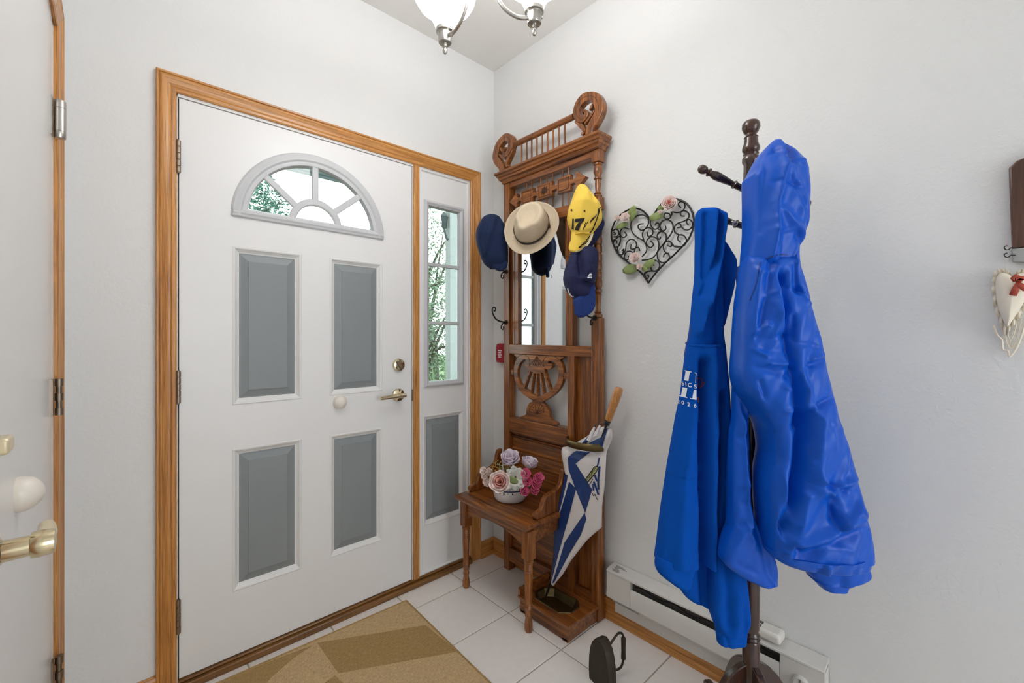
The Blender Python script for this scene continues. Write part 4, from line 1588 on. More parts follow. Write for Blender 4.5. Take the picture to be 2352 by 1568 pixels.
for k in range(46):
    p = fpos(1158 + R_.uniform(-20, 16), 1074 + R_.uniform(-13, 15), 2.02 + R_.uniform(-.02, .02))
    d = Vector((R_.uniform(-1, 1), R_.uniform(-1, 1), R_.uniform(-.2, 1))).normalized()
    g.tube([p, p + d * .009, p + d * .016 + UP * .003], [.0009, .0012, .0004], 5)
    g.ball(p + d * .015, .0022, 6)
dso = g.obj('spray', 'drystem', dg)
dso['kind'] = 'stuff'
B().tube([fpos(1155, 1085, 2.02), BC + UP * .045], .0015, 6).obj('stem', 'drystem', dg)
gf = thing('gold_filigree', fpos(1131, 1085, 2.0), 'small gold filigree ornament among the silk buds', 'ornament')
g = B()
for (a, b) in (((1131, 1070), (1144, 1074)), ((1144, 1074), (1144, 1086)), ((1144, 1086), (1133, 1088)), ((1133, 1088), (1131, 1070)), ((1120, 1092), (1144, 1086)), ((1120, 1092), (1123, 1100)), ((1123, 1100), (1146, 1090)), ((1131, 1093), (1133, 1098)), ((1136, 1079), (1141, 1082))):
    g.tube([fpos(*a, 1.985), fpos(*b, 1.985)], .0022, 6)
g.obj('wires', 'gold', gf)

# ------------------------------------------------------------------ old flat iron standing on its heel
ic = px(1388, 1572, 'z', 0)
fdir = Vector((-.66, -.75, 0)).normalized()          # the sole faces this way
sd = Vector((.75, -.66, 0)).normalized()
ir = thing('flat_iron', ic, 'old black cast iron flat iron standing on its heel on the tiles', 'iron')


def sole(k, off):
    out = []
    pts = [(-.050, 0), (-.053, .04), (-.051, .085), (-.044, .120), (-.033, .145), (-.018, .163), (0, .170), (.018, .163), (.033, .145), (.044, .120), (.051, .085), (.053, .04), (.050, 0)]
    for a, b in pts:
        out.append(ic + fdir * off + sd * (a * k) + UP * (b * (1 if k == 1 else .985) + .0005))
    return out


fdir = (-RT * .87 - FW * .5).normalized()
sd = (RT * .5 - FW * .87).normalized()
g = B()
g.quad_grid([sole(.98, .028), sole(1, .026), sole(1, -.006), sole(.90, -.012)], close_u=True, cap=True)
g.obj('sole', 'rustiron', ir, bevel=.0015)
bk = lambda a, b: ic - fdir * (.010 + a) + UP * b
B().tube(curve_pts([bk(0, .118), bk(.028, .142), bk(.056, .160), bk(.076, .152), bk(.082, .132)], 5), .0042, 8).obj('handle_wire', 'rustiron', ir)
B().tube(curve_pts([bk(0, .052), bk(.028, .040), bk(.054, .030), bk(.074, .036), bk(.082, .062)], 5), .0042, 8).obj('handle_wire', 'rustiron', ir)
B().lathe([(.006, 0), (.0085, .003), (.0085, .012), (.0078, .03), (.0085, .070), (.0085, .078), (.006, .082)], bk(.082, .056), (0, 0, 1), 14).obj('grip', 'rustiron', ir)

# ------------------------------------------------------------------ electric baseboard heater
HY0, HY1 = -.818, -1.592
he = thing('baseboard_heater', (-.03, (HY0 + HY1) / 2, .045), 'white metal electric baseboard heater along the right wall', 'heater')
xh = -.0605


def hprism(name, prof, y0, y1, mat='heater', bev=.0015):
    return B().hull([(x, y0, z) for x, z in prof], [(x, y1, z) for x, z in prof]).obj(name, mat, he, bevel=bev)


hprism('back_plate', [(-.0155, .048), (-.002, .09), (-.002, .252), (-.010, .252), (-.0175, .05)], HY0 - .012, HY1)
hprism('top_cover', [(-.002, .2555), (-.055, .2465), (-.0625, .2425), (-.0625, .2345), (-.058, .2345), (-.055, .240), (-.002, .248)], HY0, HY1)
for y0, y1 in ((HY0, -.9315), (-1.473, HY1)):
    B().box((xh, y0, .127), (-.004, y1, .2335)).obj('end_box', 'heater', he, bevel=.0015)
hprism('front_panel', [(xh, .128), (xh - .001, .196), (xh + .004, .2035), (xh + .006, .2025), (xh + .003, .194), (xh + .003, .128)], -.9325, -1.472)
hprism('lower_lip', [(xh + .002, .128), (xh + .016, .112), (xh + .020, .112), (xh + .006, .128)], HY0 - .02, HY1, 'heater', 0)
B().box((-.040, -.933, .125), (-.006, -1.471, .232)).obj('fin_core', 'darkgrey', he, smooth=False)
g = B()
pts = [(-.045, lerp(-.945, -1.46, k / 14), .214 + .006 * math.sin(k * 1.7)) for k in range(15)]
g.tube(curve_pts(pts, 3), .0018, 6)
g.obj('sensor_wire', 'dark', he)
B().lathe([(.0215, 0), (.0215, .004), (.020, .012), (.017, .014), (.0, .0135)], (xh, -1.531, .176), (-1, 0, 0), 28).obj('dial', 'heater', he)
B().box((xh - .0155, -1.529, .178), (xh - .0125, -1.5335, .193)).obj('dial_mark', 'print', he)
B().box((-.052, HY0 - .028, .1125), (-.014, HY0 - .15, .127)).obj('wire_box', 'greypaint', he, bevel=.001)
for k in range(9):
    yy = HY0 - .022 - .0052 * (k % 5)
    ln = (.020, .026, .030, .022, .016)[k % 5]
    x0 = -.018 - .0045 * k
    zz = .2555 - (abs(x0) - .002) * .009 / .053 + .0004
    y0 = HY0 - .020 - (k % 3) * .004
    B().box((x0, y0, zz), (x0 - .0022, y0 - ln * (1.7 if k < 3 else 1.2), zz - .001)).obj('print_line', 'print', he, smooth=False)
# small white plastic unit lying on the heater
pb = thing('sensor_unit', (-.033, -1.435, .2575), 'rounded white plastic unit with two dark slots on the heater', 'device')
o = B().box((-.004, -1.385, .2535), (-.060, -1.475, .285)).obj('body', 'plastic', pb, bevel=.010)
for x0 in (-.016, -.036):
    B().box((x0, -1.395, .2843), (x0 - .014, -1.415, .2860)).obj('slot', 'darkgrey', pb, bevel=.001)

# ------------------------------------------------------------------ rug
rg = thing('door_mat', (-.97, -.42, 0), 'flat woven tan rug with darker angular bands before the door', 'rug')
a, b = px(933, 1379, 'z', .006), px(500, 1568, 'z', .006)
dx = (b - a).normalized()
dy = Vector((-dx.y, dx.x, 0))
if dy.y > 0:
    dy = -dy
W_, L_ = .92, 1.5


def rp(s, t, z=.006):
    p = a + dx * s + dy * t
    return Vector((p.x, p.y, z))


g = B()
g.hull([rp(0, 0, .0008), rp(W_, 0, .0008), rp(W_, L_, .0008), rp(0, L_, .0008)], [rp(0, 0), rp(W_, 0), rp(W_, L_), rp(0, L_)])
g.obj('weave', 'rug', rg, bevel=.002)


def rz(u_, v_):
    return px(380 + u_ / 2.673, 1240 + v_ / 2.673, 'z', .0066)


for poly in ([(932, 630), (1598, 522), (1796, 684), (1062, 816)], [(905, 645), (790, 720), (650, 840), (560, 960), (190, 1050), (330, 880), (620, 752)], [(1042, 830), (1095, 880), (1140, 960), (900, 960), (975, 877)]):
    g = B()
    g.bm.faces.new([g.bm.verts.new(rz(*p)) for p in poly])
    g.obj('dark_band', 'rugdark', rg, smooth=False, solid=.0006)
for (p, q) in ((rp(0, 0), rp(W_, 0)), (rp(0, 0), rp(0, L_))):
    B().tube([p, q], .0035, 8).obj('bound_edge', 'rugdark', rg)

# ------------------------------------------------------------------ wrought-iron heart on the wall
hx = -.014
hr = thing('wall_heart', (hx, -.99, 1.45), 'black wrought-iron scrollwork heart with pink roses on the wall', 'wall decoration')


def hp_(a, b, x=hx):
    return px(1380 + a / 6.031, 420 + b / 6.031, 'x', x)


def wire(name, pts, r=.0032, n=5, closed=False):
    P = curve_pts([hp_(*p) for p in pts], n, closed)
    if closed:
        P.append(P[0])
    return B().tube(P, r, 7).obj(name, 'iron', hr)


wire('outline', [(660, 1385), (560, 1245), (390, 1110), (250, 990), (185, 880), (150, 770), (148, 680), (165, 610), (205, 520), (290, 430), (390, 370), (490, 352), (580, 385), (640, 445), (680, 500)], .0037)
wire('outline', [(680, 500), (730, 440), (800, 340), (880, 250), (960, 215), (1060, 225), (1180, 280), (1255, 380), (1290, 510), (1275, 640), (1215, 780), (1110, 900), (1000, 1010), (880, 1120), (760, 1250), (660, 1385)], .0037)
SCR = [[(590, 565), (530, 575), (518, 620), (560, 655), (620, 630), (660, 560), (650, 490), (590, 445), (500, 455), (430, 520), (415, 610), (440, 690), (510, 755), (590, 800), (630, 870), (630, 950), (570, 1020)],
       [(640, 680), (655, 740), (710, 720), (720, 660), (670, 620), (610, 640), (575, 710), (600, 810)],
       [(690, 500), (690, 580), (740, 640), (800, 620), (805, 565), (770, 555), (750, 590)],
       [(895, 595), (900, 640), (850, 660), (820, 600), (850, 530), (920, 510), (985, 545), (1000, 630), (970, 710), (900, 800), (830, 890), (785, 970), (790, 1050), (840, 1100), (910, 1090), (950, 1030), (930, 980), (880, 985), (868, 1030)],
       [(685, 800), (730, 850), (690, 895), (640, 860), (640, 790), (700, 745), (775, 770), (805, 850), (790, 940), (740, 1020), (660, 1060), (570, 1070)],
       [(830, 745), (810, 780), (780, 740), (800, 690), (850, 675), (900, 710), (900, 790), (840, 880)],
       [(420, 850), (415, 910), (470, 910), (495, 850), (460, 790), (400, 785), (355, 840), (340, 930), (300, 990), (250, 985), (235, 930)],
       [(540, 940), (520, 895), (475, 910), (460, 980)], [(290, 945), (320, 915), (300, 990)],
       [(330, 680), (355, 720), (320, 755), (275, 730), (275, 660), (320, 620), (390, 640)],
       [(175, 720), (205, 705), (180, 680)], [(180, 745), (230, 740), (250, 680), (215, 640), (165, 660)], [(255, 700), (275, 780), (260, 860), (210, 890), (175, 860), (180, 810), (220, 800), (220, 840)],
       [(220, 950), (240, 880), (270, 800), (265, 740), (200, 780), (165, 800)],
       [(380, 1010), (385, 1050), (345, 1065), (325, 1020), (350, 960), (410, 945), (460, 980)],
       [(1110, 345), (1075, 300), (1100, 262), (1150, 270), (1165, 330), (1130, 390), (1060, 410), (990, 400)],
       [(1160, 460), (1110, 450), (1110, 400), (1160, 385), (1215, 420), (1215, 480), (1150, 530), (1070, 555), (1020, 610), (1025, 680), (1080, 715), (1150, 730), (1185, 790), (1160, 860), (1090, 885), (1030, 870)],
       [(1215, 585), (1185, 540), (1220, 505), (1265, 540), (1260, 610), (1210, 650), (1150, 640), (1110, 600)], [(1060, 620), (1105, 610), (1100, 570), (1060, 565)],
       [(1105, 820), (1065, 780), (1080, 725), (1130, 715)], [(925, 865), (970, 880), (985, 840), (940, 805), (885, 830), (865, 900), (895, 960), (945, 975)],
       [(990, 840), (1020, 880), (1080, 890)], [(870, 470), (890, 420), (950, 430), (960, 480), (910, 500), (870, 470)], [(960, 480), (985, 430), (970, 400)],
       [(740, 1135), (700, 1150), (700, 1200), (750, 1220), (805, 1180), (810, 1110), (750, 1070), (690, 1065)], [(640, 1275), (665, 1290), (640, 1325), (610, 1280), (630, 1235), (690, 1220), (770, 1225)],
       [(800, 640), (830, 670), (780, 720)], [(600, 1290), (605, 1250), (650, 1220)]]
for p in SCR:
    wire('scroll', p, .0027)
for nm, c, mats, sz in (('rose', (960, 305), (('blush', (1, 2, 3)), ('petalpink', (0,))), .036), ('rose', (345, 490), (('blush', (0, 1, 2, 3)),), .024), ('rose', (235, 500), (('blush', (0, 1, 2)),), .020), ('rose', (480, 1050), (('blush', (0, 1, 2, 3)),), .028),
                        ('rose', (545, 1170), (('blush', (0, 1, 2)),), .020), ('rose', (830, 410), (('blush', (0, 1, 2)),), .013)):
    rose(nm, hp_(*c, hx - .010), (-1, -.35, .1), sz, mats, '', parent=hr, partname='rose')
for base, tip, wd in (((860, 430), (680, 490), .016), ((850, 380), (800, 330), .013), ((380, 480), (470, 325), .017), ((400, 520), (485, 400), .012), ((370, 560), (215, 620), .013), ((500, 1170), (310, 1215), .021), ((585, 1180), (735, 1075), .017), ((560, 1160), (640, 1210), .010)):
    p, q = hp_(*base, hx - .006), hp_(*tip, hx - .014)
    g = B()
    petal_patch(g, p, Vector((-1, 0, 0)), (q - p).normalized(), (q - p).length * 1.05, wd, .004, -.004)
    g.obj('leaf', 'leaf', hr, solid=.0006)

# red plate with white lettering low beside the hall tree
rd = thing('wall_call_plate', (-.012, -.062, 1.085), 'small red plastic wall plate with white lettering left of the hall tree', 'wall plate')
B().hull([(0, -.048, 1.088), (0, -.110, 1.088), (0, -.114, 1.110), (0, -.114, 1.180), (0, -.108, 1.198), (0, -.050, 1.198), (0, -.044, 1.180), (0, -.044, 1.110)],
         [(-.024, -.052, 1.092), (-.024, -.106, 1.092), (-.024, -.110, 1.112), (-.024, -.110, 1.178), (-.024, -.104, 1.194), (-.024, -.054, 1.194), (-.024, -.048, 1.178), (-.024, -.048, 1.112)]).obj('plate', 'red', rd, bevel=.003)
for z, wd in ((1.155, .030), (1.143, .022), (1.131, .030), (1.119, .024)):
    B().box((-.0235, -.080 + wd / 2, z), (-.0248, -.080 - wd / 2, z + .006)).obj('lettering', 'printwhite', rd, smooth=False)


# ------------------------------------------------------------------ coat rack
RC = pd(1725, HOR, 1.277)
RC = Vector((RC.x, RC.y, 0))
rk = thing('coat_rack', RC, 'tall dark walnut standing coat rack with turned pole and pegs', 'coat rack')


def rz_(v):
    return CAM.z + (HOR - v) / FPX * 1.277


prof = [(.020, .100), (.0235, .105), (.0235, .345)]
prof += [(.0205, .350), (.0245, .356), (.0205, .362), (.0235, .368), (.0195, .375), (.0225, .385), (.0235, .42), (.0240, .70), (.0225, 1.10), (.0175, rz_(575)), (.0155, rz_(572)), (.0205, rz_(566)), (.0205, rz_(558)), (.0155, rz_(553)),
         (.0205, rz_(549)), (.0205, rz_(541)), (.0155, rz_(537)), (.0220, rz_(530)), (.0225, rz_(500)), (.0215, rz_(430)), (.0195, rz_(378)), (.0240, rz_(372)), (.0240, rz_(364)), (.0195, rz_(358)), (.0215, rz_(354)), (.0185, rz_(351)),
         (.0235, rz_(346)), (.0240, rz_(340)), (.0195, rz_(330)), (.0180, rz_(318)), (.0195, rz_(316)), (.0160, rz_(313)), (.0145, rz_(308)), (.0195, rz_(304)), (.0245, rz_(294)), (.0240, rz_(285)), (.0185, rz_(279)), (.008, rz_(276)), (.0, rz_(275.7))]
B().lathe(prof, RC, seg=28).obj('pole', 'rack', rk)
# four sabre legs
for k in range(4):
    t = math.radians(52 + 90 * k)
    d = Vector((math.cos(t), math.sin(t), 0))
    n = Vector((-math.sin(t), math.cos(t), 0))
    ln = .252
    top = [(.016, .285), (.045, .272), (.085, .235), (.120, .165), (.150, .095), (.185, .055), (.215, .046), (.240, .042), (ln, .030)]
    bot = [(ln, .008), (.245, 0), (.215, 0), (.180, .010), (.145, .035), (.110, .085), (.075, .135), (.040, .150), (.016, .150)]
    cu = curve_pts(top, 4) + curve_pts(bot, 4)
    a = [RC + d * p.x + n * .011 + UP * p.y for p in cu]
    b = [RC + d * p.x - n * .011 + UP * p.y for p in cu]
    B().hull(a, b).obj('leg', 'rack', rk, bevel=.004)


def peg(name, base, tip):
    b, t = Vector(base), Vector(tip)
    L = (t - b).length
    pr = [(.009, 0), (.0095, .30), (.012, .31), (.012, .33), (.009, .34), (.0075, .36), (.0095, .45), (.0125, .62), (.0125, .68), (.008, .775), (.0075, .78), (.0125, .79), (.0125, .81), (.007, .825), (.0065, .84), (.0105, .86), (.0125, .89), (.013, .92), (.0115, .96), (.0065, .99), (.0, 1.0)]
    return B().lathe([(r, h * L) for r, h in pr], b, t - b, 16).obj('peg', 'rack', rk)


peg('peg', RC + UP * 1.662, pd(1604, 384, 1.262))
JP = pd(1786, 345, 1.165)
peg('peg', RC + UP * 1.668, JP)
peg('peg', RC + UP * 1.556, pd(1616, 490, 1.262))
peg('peg', RC + UP * 1.552, pd(1862, 462, 1.245))
B().lathe([(.006, 0), (.007, .006), (.004, .010), (.007, .018), (.003, .022)], pd(1690, 514, 1.25), -FW * .6 - RT, 10).obj('hook', 'nickel', rk)


# ------------------------------------------------------------------ garments: lofted cloth with modelled folds
# ---- blue fleece hoodie
hd = thing('hoodie', pd(1605, 1380, 1.262), 'bright blue fleece hoodie with white lettering hanging from the lower left peg', 'hoodie')
hD = 1.258
HL = [(478, 1612), (484, 1603), (500, 1599), (560, 1599), (630, 1598), (690, 1592), (760, 1585), (793, 1579), (830, 1574), (900, 1566), (960, 1554), (1010, 1545), (1080, 1533), (1160, 1521), (1250, 1510), (1290, 1506), (1330, 1512)]
HR = [(478, 1648), (484, 1654), (500, 1660), (545, 1658), (620, 1656), (700, 1657), (760, 1658), (793, 1662), (850, 1667), (920, 1672), (985, 1678), (1080, 1674), (1160, 1664), (1250, 1652), (1290, 1648), (1330, 1645)]
hood = cloth('hood', HL, HR, hD, lambda v: .075, [([(1612, 500), (1607, 640)], 8, -.018), ([(1630, 490), (1620, 620), (1606, 700)], 8, .022), ([(1652, 500), (1640, 600), (1612, 690), (1594, 760)], 9, .030), ([(1641, 500), (1628, 600), (1603, 680)], 6, -.026),
             ([(1657, 560), (1640, 660), (1640, 790)], 14, -.018), ([(1652, 720), (1655, 795)], 10, .010)], 'hoodie', hd, 478, 800, 70, 44, sharp=0.45, seed=3, topr=.10)
HBL = [(548, 1650), (600, 1650), (700, 1645), (760, 1640)]
HBR = [(548, 1657), (570, 1672), (600, 1689), (650, 1685), (700, 1673), (745, 1661), (760, 1655)]
cloth('hood_back', HBL, HBR, hD + .035, .05, [], 'hoodie', hd, 548, 760, 40, 24, seed=8, topr=.1, botr=.1)
body = cloth('body', HL, HR, hD, lambda v: interp([(790, .085), (900, .10), (1330, .13)], v),
             [([(1603, 830), (1600, 900), (1598, 1000), (1599, 1330)], 9, -.050), ([(1580, 820), (1572, 950), (1556, 1100), (1545, 1280)], 22, .016), ([(1622, 800), (1620, 1000), (1618, 1330)], 13, .018),
              ([(1645, 900), (1640, 1050), (1634, 1330)], 8, -.045), ([(1650, 800), (1658, 960)], 12, .010), ([(1535, 1130), (1520, 1290)], 10, -.006)], 'hoodie', hd, 790, 1282, 80, 52, sharp=0.45, seed=4, topr=0)
WBL = [(1276, 1509), (1290, 1505), (1310, 1508), (1322, 1516), (1336, 1536)]
WBR = [(1276, 1650), (1290, 1648), (1310, 1646), (1322, 1645), (1336, 1644)]
cloth('waistband', [(1276, 1510), (1286, 1507), (1298, 1506), (1312, 1511), (1334, 1540)], [(1276, 1592), (1300, 1592), (1320, 1587), (1334, 1583)], hD - .012, .085, [([(1560, 1276), (1590, 1310)], 8, .006)], 'hoodie', hd, 1276, 1334, 20, 36, seed=5, topr=0, wob=.001)
cloth('back_panel', [(1270, 1548), (1335, 1551), (1350, 1560), (1370, 1577), (1383, 1603)], [(1270, 1645), (1335, 1642), (1370, 1634), (1383, 1628)], hD + .03, .07, [([(1600, 1270), (1606, 1380)], 8, -.02)], 'hoodie', hd, 1270, 1383, 24, 36, seed=6, topr=0, wob=.001)
SL = [(930, 1652), (1000, 1651), (1100, 1646), (1200, 1638), (1280, 1630), (1340, 1627), (1400, 1631), (1430, 1640), (1442, 1646)]
SR = [(930, 1676), (1000, 1680), (1100, 1688), (1200, 1696), (1280, 1704), (1340, 1712), (1400, 1718), (1425, 1718), (1442, 1712)]
cloth('sleeve', SL, SR, hD - .012, lambda v: interp([(930, .05), (1100, .085), (1440, .09)], v), [([(1660, 980), (1655, 1150), (1652, 1300), (1660, 1420)], 9, -.012), ([(1690, 1380), (1700, 1436)], 10, -.014), ([(1668, 1000), (1672, 1250), (1680, 1400)], 14, .010)], 'hoodie', hd, 930, 1442, 70, 36, sharp=0.45, seed=7, topr=.05)
cloth('cuff', [(1436, 1643), (1445, 1644), (1472, 1648)], [(1436, 1712), (1445, 1714), (1476, 1711)], hD - .012, .055, [([(1658, 1440), (1664, 1472)], 4, -.006)], 'hoodie', hd, 1437, 1474, 14, 30, seed=9, topr=0, wob=.0012)
tb_ = tree_of(body)
th_ = tree_of(hood)
# seams, drawstring
for pts, bv, nm in (([(1583, 793), (1610, 796), (1640, 797), (1661, 795)], tb_, 'seam'), ([(1534, 1085), (1555, 1094), (1595, 1102)], tb_, 'seam')):
    zline(pts, 1.0, 0, 0, 1, bv, nm, 'hoodie', hd, .0012)
g = B()
g.tube(curve_pts([pd(1587, 745, 1.225), pd(1583, 775, 1.222), pd(1577, 790, 1.218), pd(1574, 805, 1.216), pd(1572, 818, 1.216)], 4), .0016, 7)
g.ball(pd(1577, 788, 1.218), .0042, 10)
g.obj('drawstring', 'jacketdark', hd)
# printed lettering
HO = (1540, 830, 13.07)
for pts in ([(442, 262), (650, 305), (643, 328), (592, 318), (552, 588), (428, 560), (470, 295), (440, 285)], [(732, 325), (782, 345), (780, 360), (768, 500), (764, 640), (742, 640), (760, 360), (732, 345)],
            [(380, 772), (518, 795), (478, 1062), (522, 1078), (515, 1098), (285, 1040), (292, 1020), (332, 1025)], [(705, 850), (772, 855), (772, 1152), (588, 1115), (596, 1094), (660, 1108)]):
    zpoly(pts, *HO, tb_, 'lettering_bar', 'printwhite', hd, 3)
for ch, x, y, sz in (('S', 392, 668, 9.6), ('I', 478, 690, 9.6), ('C', 590, 715, 10.6), ('S', 742, 755, 10.2), ('2', 262, 1210, 9.6), ('0', 385, 1240, 10), ('2', 556, 1288, 10.4), ('6', 738, 1330, 10)):
    raymap(HO[0] + x / HO[2], HO[1] + y / HO[2], 1, 1, tb_, 'letter', text_mesh(ch, sz * 1.22), 'printwhite', hd, .0016, -.12)
for a in ([(785, 520), (850, 490), (930, 520), (960, 600), (940, 740), (890, 800)], [(960, 660), (1000, 620), (1040, 640), (970, 750)], [(800, 660), (860, 750), (900, 800)]):
    zline(a, 12, *HO, tb_, 'script_print', 'printred', hd)
zpoly([(800, 1070), (880, 1090), (850, 1220), (815, 1225)], *HO, tb_, 'script_print', 'printred', hd, 2)

# ---- royal blue rain jacket
jk = thing('rain_jacket', pd(1840, 1345, 1.13), 'shiny royal blue hooded rain jacket hanging in front of the rack pole', 'jacket')
jD = 1.135
JL = [(321, 1779), (326, 1773), (337, 1762), (357, 1745), (380, 1733), (400, 1724), (410, 1717), (440, 1717), (467, 1718), (518, 1719), (556, 1716), (607, 1711), (618, 1711)]
JR = [(321, 1788), (326, 1794), (342, 1810), (360, 1825), (378, 1835), (416, 1840), (454, 1842), (492, 1838), (538, 1832), (561, 1825), (587, 1812), (600, 1806), (618, 1800)]
jh = cloth('hood', JL, JR, jD, lambda v: interp([(321, .05), (400, .13), (520, .14), (618, .11)], v),
           [([(1780, 330), (1768, 400), (1748, 480), (1738, 600)], 9, .016), ([(1792, 330), (1788, 370), (1784, 392)], 9, -.014), ([(1772, 384), (1800, 387), (1820, 383)], 5, .008), ([(1738, 370), (1728, 450), (1724, 540)], 8, -.012),
            ([(1780, 400), (1800, 470), (1828, 520)], 16, .010), ([(1790, 440), (1815, 500), (1826, 545)], 6, -.010), ([(1760, 500), (1790, 530), (1826, 560)], 9, .012), ([(1755, 545), (1790, 545), (1820, 575)], 7, -.009), ([(1748, 520), (1745, 600)], 10, .008)],
           'jacket', jk, 321, 616, 84, 56, sharp=0.55, flat=.52, crease=8, seed=11, topr=.22)
# body flaring to the hem
ML = [(585, 1716), (607, 1709), (650, 1703), (700, 1698), (760, 1694), (800, 1693), (860, 1690), (900, 1700), (930, 1720), (960, 1738), (985, 1750), (1030, 1757), (1060, 1753), (1100, 1748), (1150, 1748), (1200, 1752), (1240, 1755), (1262, 1760)]
MR = [(585, 1816), (607, 1822), (662, 1836), (726, 1850), (790, 1866), (879, 1882), (943, 1896), (967, 1902), (1047, 1926), (1122, 1946), (1208, 1968), (1262, 1977)]
jb_ = cloth('body', ML, MR, jD - .012, lambda v: interp([(585, .10), (700, .14), (1000, .19), (1262, .19)], v),
            [([(1718, 625), (1706, 720), (1706, 790)], 7, .012), ([(1745, 605), (1736, 660), (1720, 740), (1704, 790)], 8, -.010), ([(1755, 620), (1752, 720), (1768, 760)], 14, .012), ([(1765, 640), (1772, 760), (1782, 860), (1790, 960)], 10, -.026),
             ([(1800, 600), (1802, 660), (1826, 700)], 7, .012), ([(1796, 620), (1798, 670)], 8, -.012), ([(1800, 672), (1834, 696)], 6, -.010), ([(1704, 765), (1728, 748)], 6, .012), ([(1702, 800), (1725, 812)], 5, .010), ([(1712, 775), (1740, 780), (1775, 765)], 14, -.010),
             ([(1725, 800), (1770, 805)], 18, -.012), ([(1708, 840), (1745, 850), (1778, 833)], 8, -.009), ([(1730, 830), (1778, 832), (1775, 845)], 5, .010), ([(1766, 860), (1780, 840)], 7, -.016), ([(1792, 850), (1802, 880), (1800, 930)], 8, .014), ([(1820, 820), (1856, 812)], 6, .010), ([(1815, 835), (1855, 824)], 7, -.012),
             ([(1706, 890), (1716, 915), (1735, 960)], 8, .016), ([(1712, 870), (1720, 905)], 5, -.010), ([(1800, 940), (1796, 1030), (1782, 1120), (1768, 1190)], 15, -.050), ([(1830, 920), (1866, 905)], 8, -.014), ([(1830, 945), (1820, 1050), (1830, 1090)], 18, .016),
             ([(1846, 1100), (1880, 1085), (1926, 1075)], 8, .014), ([(1838, 1085), (1880, 1098)], 9, -.014), ([(1852, 1118), (1858, 1172)], 9, -.022), ([(1864, 1168), (1895, 1145), (1930, 1125)], 9, .020), ([(1780, 1215), (1830, 1195), (1880, 1165), (1935, 1150)], 12, .020),
             ([(1790, 1242), (1850, 1212), (1920, 1184)], 12, -.012), ([(1800, 1110), (1790, 1160), (1776, 1215)], 10, .022), ([(1776, 1215), (1790, 1230)], 5, -.016), ([(1758, 1060), (1770, 1130), (1778, 1170)], 8, .020), ([(1750, 1140), (1756, 1200), (1772, 1240)], 8, .016), ([(1764, 1180), (1768, 1230)], 6, -.016),
             ([(1928, 1075), (1935, 1088)], 6, -.014), ([(1920, 1140), (1930, 1125)], 5, -.014)],
            'jacket', jk, 588, 1262, 190, 120, sharp=0.55, flat=.52, crease=22, seed=12, topr=.03, wob=.002)
cloth('hem', [(1252, 1757), (1262, 1760), (1278, 1776), (1288, 1806), (1294, 1840)], [(1252, 1975), (1262, 1977), (1280, 1979), (1294, 1980)], jD - .016, lambda v: interp([(1252, .195), (1280, .17), (1294, .10)], v), [([(1842, 1260), (1850, 1290)], 6, .008), ([(1830, 1258), (1836, 1290)], 5, -.008), ([(1900, 1262), (1905, 1290)], 6, -.005)], 'jacket', jk, 1252, 1294, 20, 84, seed=13, topr=0, wob=.0016)
# outer back edge on the right, seen beyond the front panel
cloth('back_panel', [(560, 1806), (700, 1830), (900, 1870), (1100, 1920), (1292, 1960)], [(560, 1830), (608, 1831), (662, 1842), (726, 1855), (790, 1870), (879, 1885), (943, 1899), (1047, 1929), (1122, 1948), (1208, 1972), (1292, 1982)], jD + .045, .05, [], 'jacket', jk, 560, 1296, 60, 20, seed=14, topr=0)
# placket on the left edge of the back
cloth('placket', [(612, 1692), (640, 1691), (700, 1696), (790, 1690)], [(612, 1716), (700, 1722), (790, 1722)], jD + .05, .02, [], 'jacketdark', jk, 612, 800, 24, 12, seed=15, topr=0, wob=.0006)
# left sleeve hanging in front of the hoodie
LLs = [(790, 1692), (853, 1688), (917, 1685), (960, 1684), (999, 1678), (1074, 1675), (1181, 1674), (1208, 1673), (1232, 1663), (1256, 1656), (1283, 1655), (1300, 1670), (1318, 1696), (1333, 1732)]
LRs = [(790, 1716), (853, 1712), (917, 1716), (960, 1714), (999, 1714), (1074, 1714), (1150, 1718), (1208, 1734), (1256, 1764), (1283, 1774), (1310, 1779), (1333, 1778)]
cloth('sleeve', LLs, LRs, jD + .035, lambda v: interp([(790, .04), (960, .05), (1150, .07), (1250, .10), (1333, .07)], v), [([(1696, 960), (1700, 1100), (1708, 1190)], 7, .012), ([(1684, 1190), (1705, 1185)], 6, -.010), ([(1675, 1230), (1706, 1188)], 8, .008), ([(1720, 1200), (1735, 1260), (1762, 1330)], 10, -.010), ([(1765, 1270), (1770, 1325)], 6, -.010)],
      'jacket', jk, 790, 1335, 80, 40, sharp=0.55, flat=.52, crease=10, seed=16, topr=.04)
# right sleeve end with elastic cuff under the hem
cloth('sleeve', [(1270, 1842), (1296, 1846), (1312, 1853), (1322, 1862)], [(1270, 1982), (1296, 1986), (1318, 1986), (1324, 1950)], jD + .02, .10, [([(1900, 1300), (1905, 1325)], 8, -.006)], 'jacket', jk, 1270, 1326, 16, 36, seed=17, topr=0)
cu_ = cloth('cuff', [(1318, 1864), (1330, 1868), (1346, 1884)], [(1318, 1948), (1330, 1946), (1346, 1938)], jD + .02, .07, [], 'jacket', jk, 1318, 1347, 12, 40, seed=18, topr=0)
B().box((0, 0, 0), (.001, .001, .001)).bm.free()
cb = pd(1968, 1308, jD - .034)
B().hull([cb + RT * a + UP * b for a, b in ((-.022, -.013), (.020, -.011), (.022, .013), (-.020, .012))], [cb + FW * .008 + RT * a + UP * b for a, b in ((-.022, -.013), (.020, -.011), (.022, .013), (-.020, .012))]).obj('cuff_tab', 'jacket', jk, bevel=.003)
tj = tree_of(jb_)
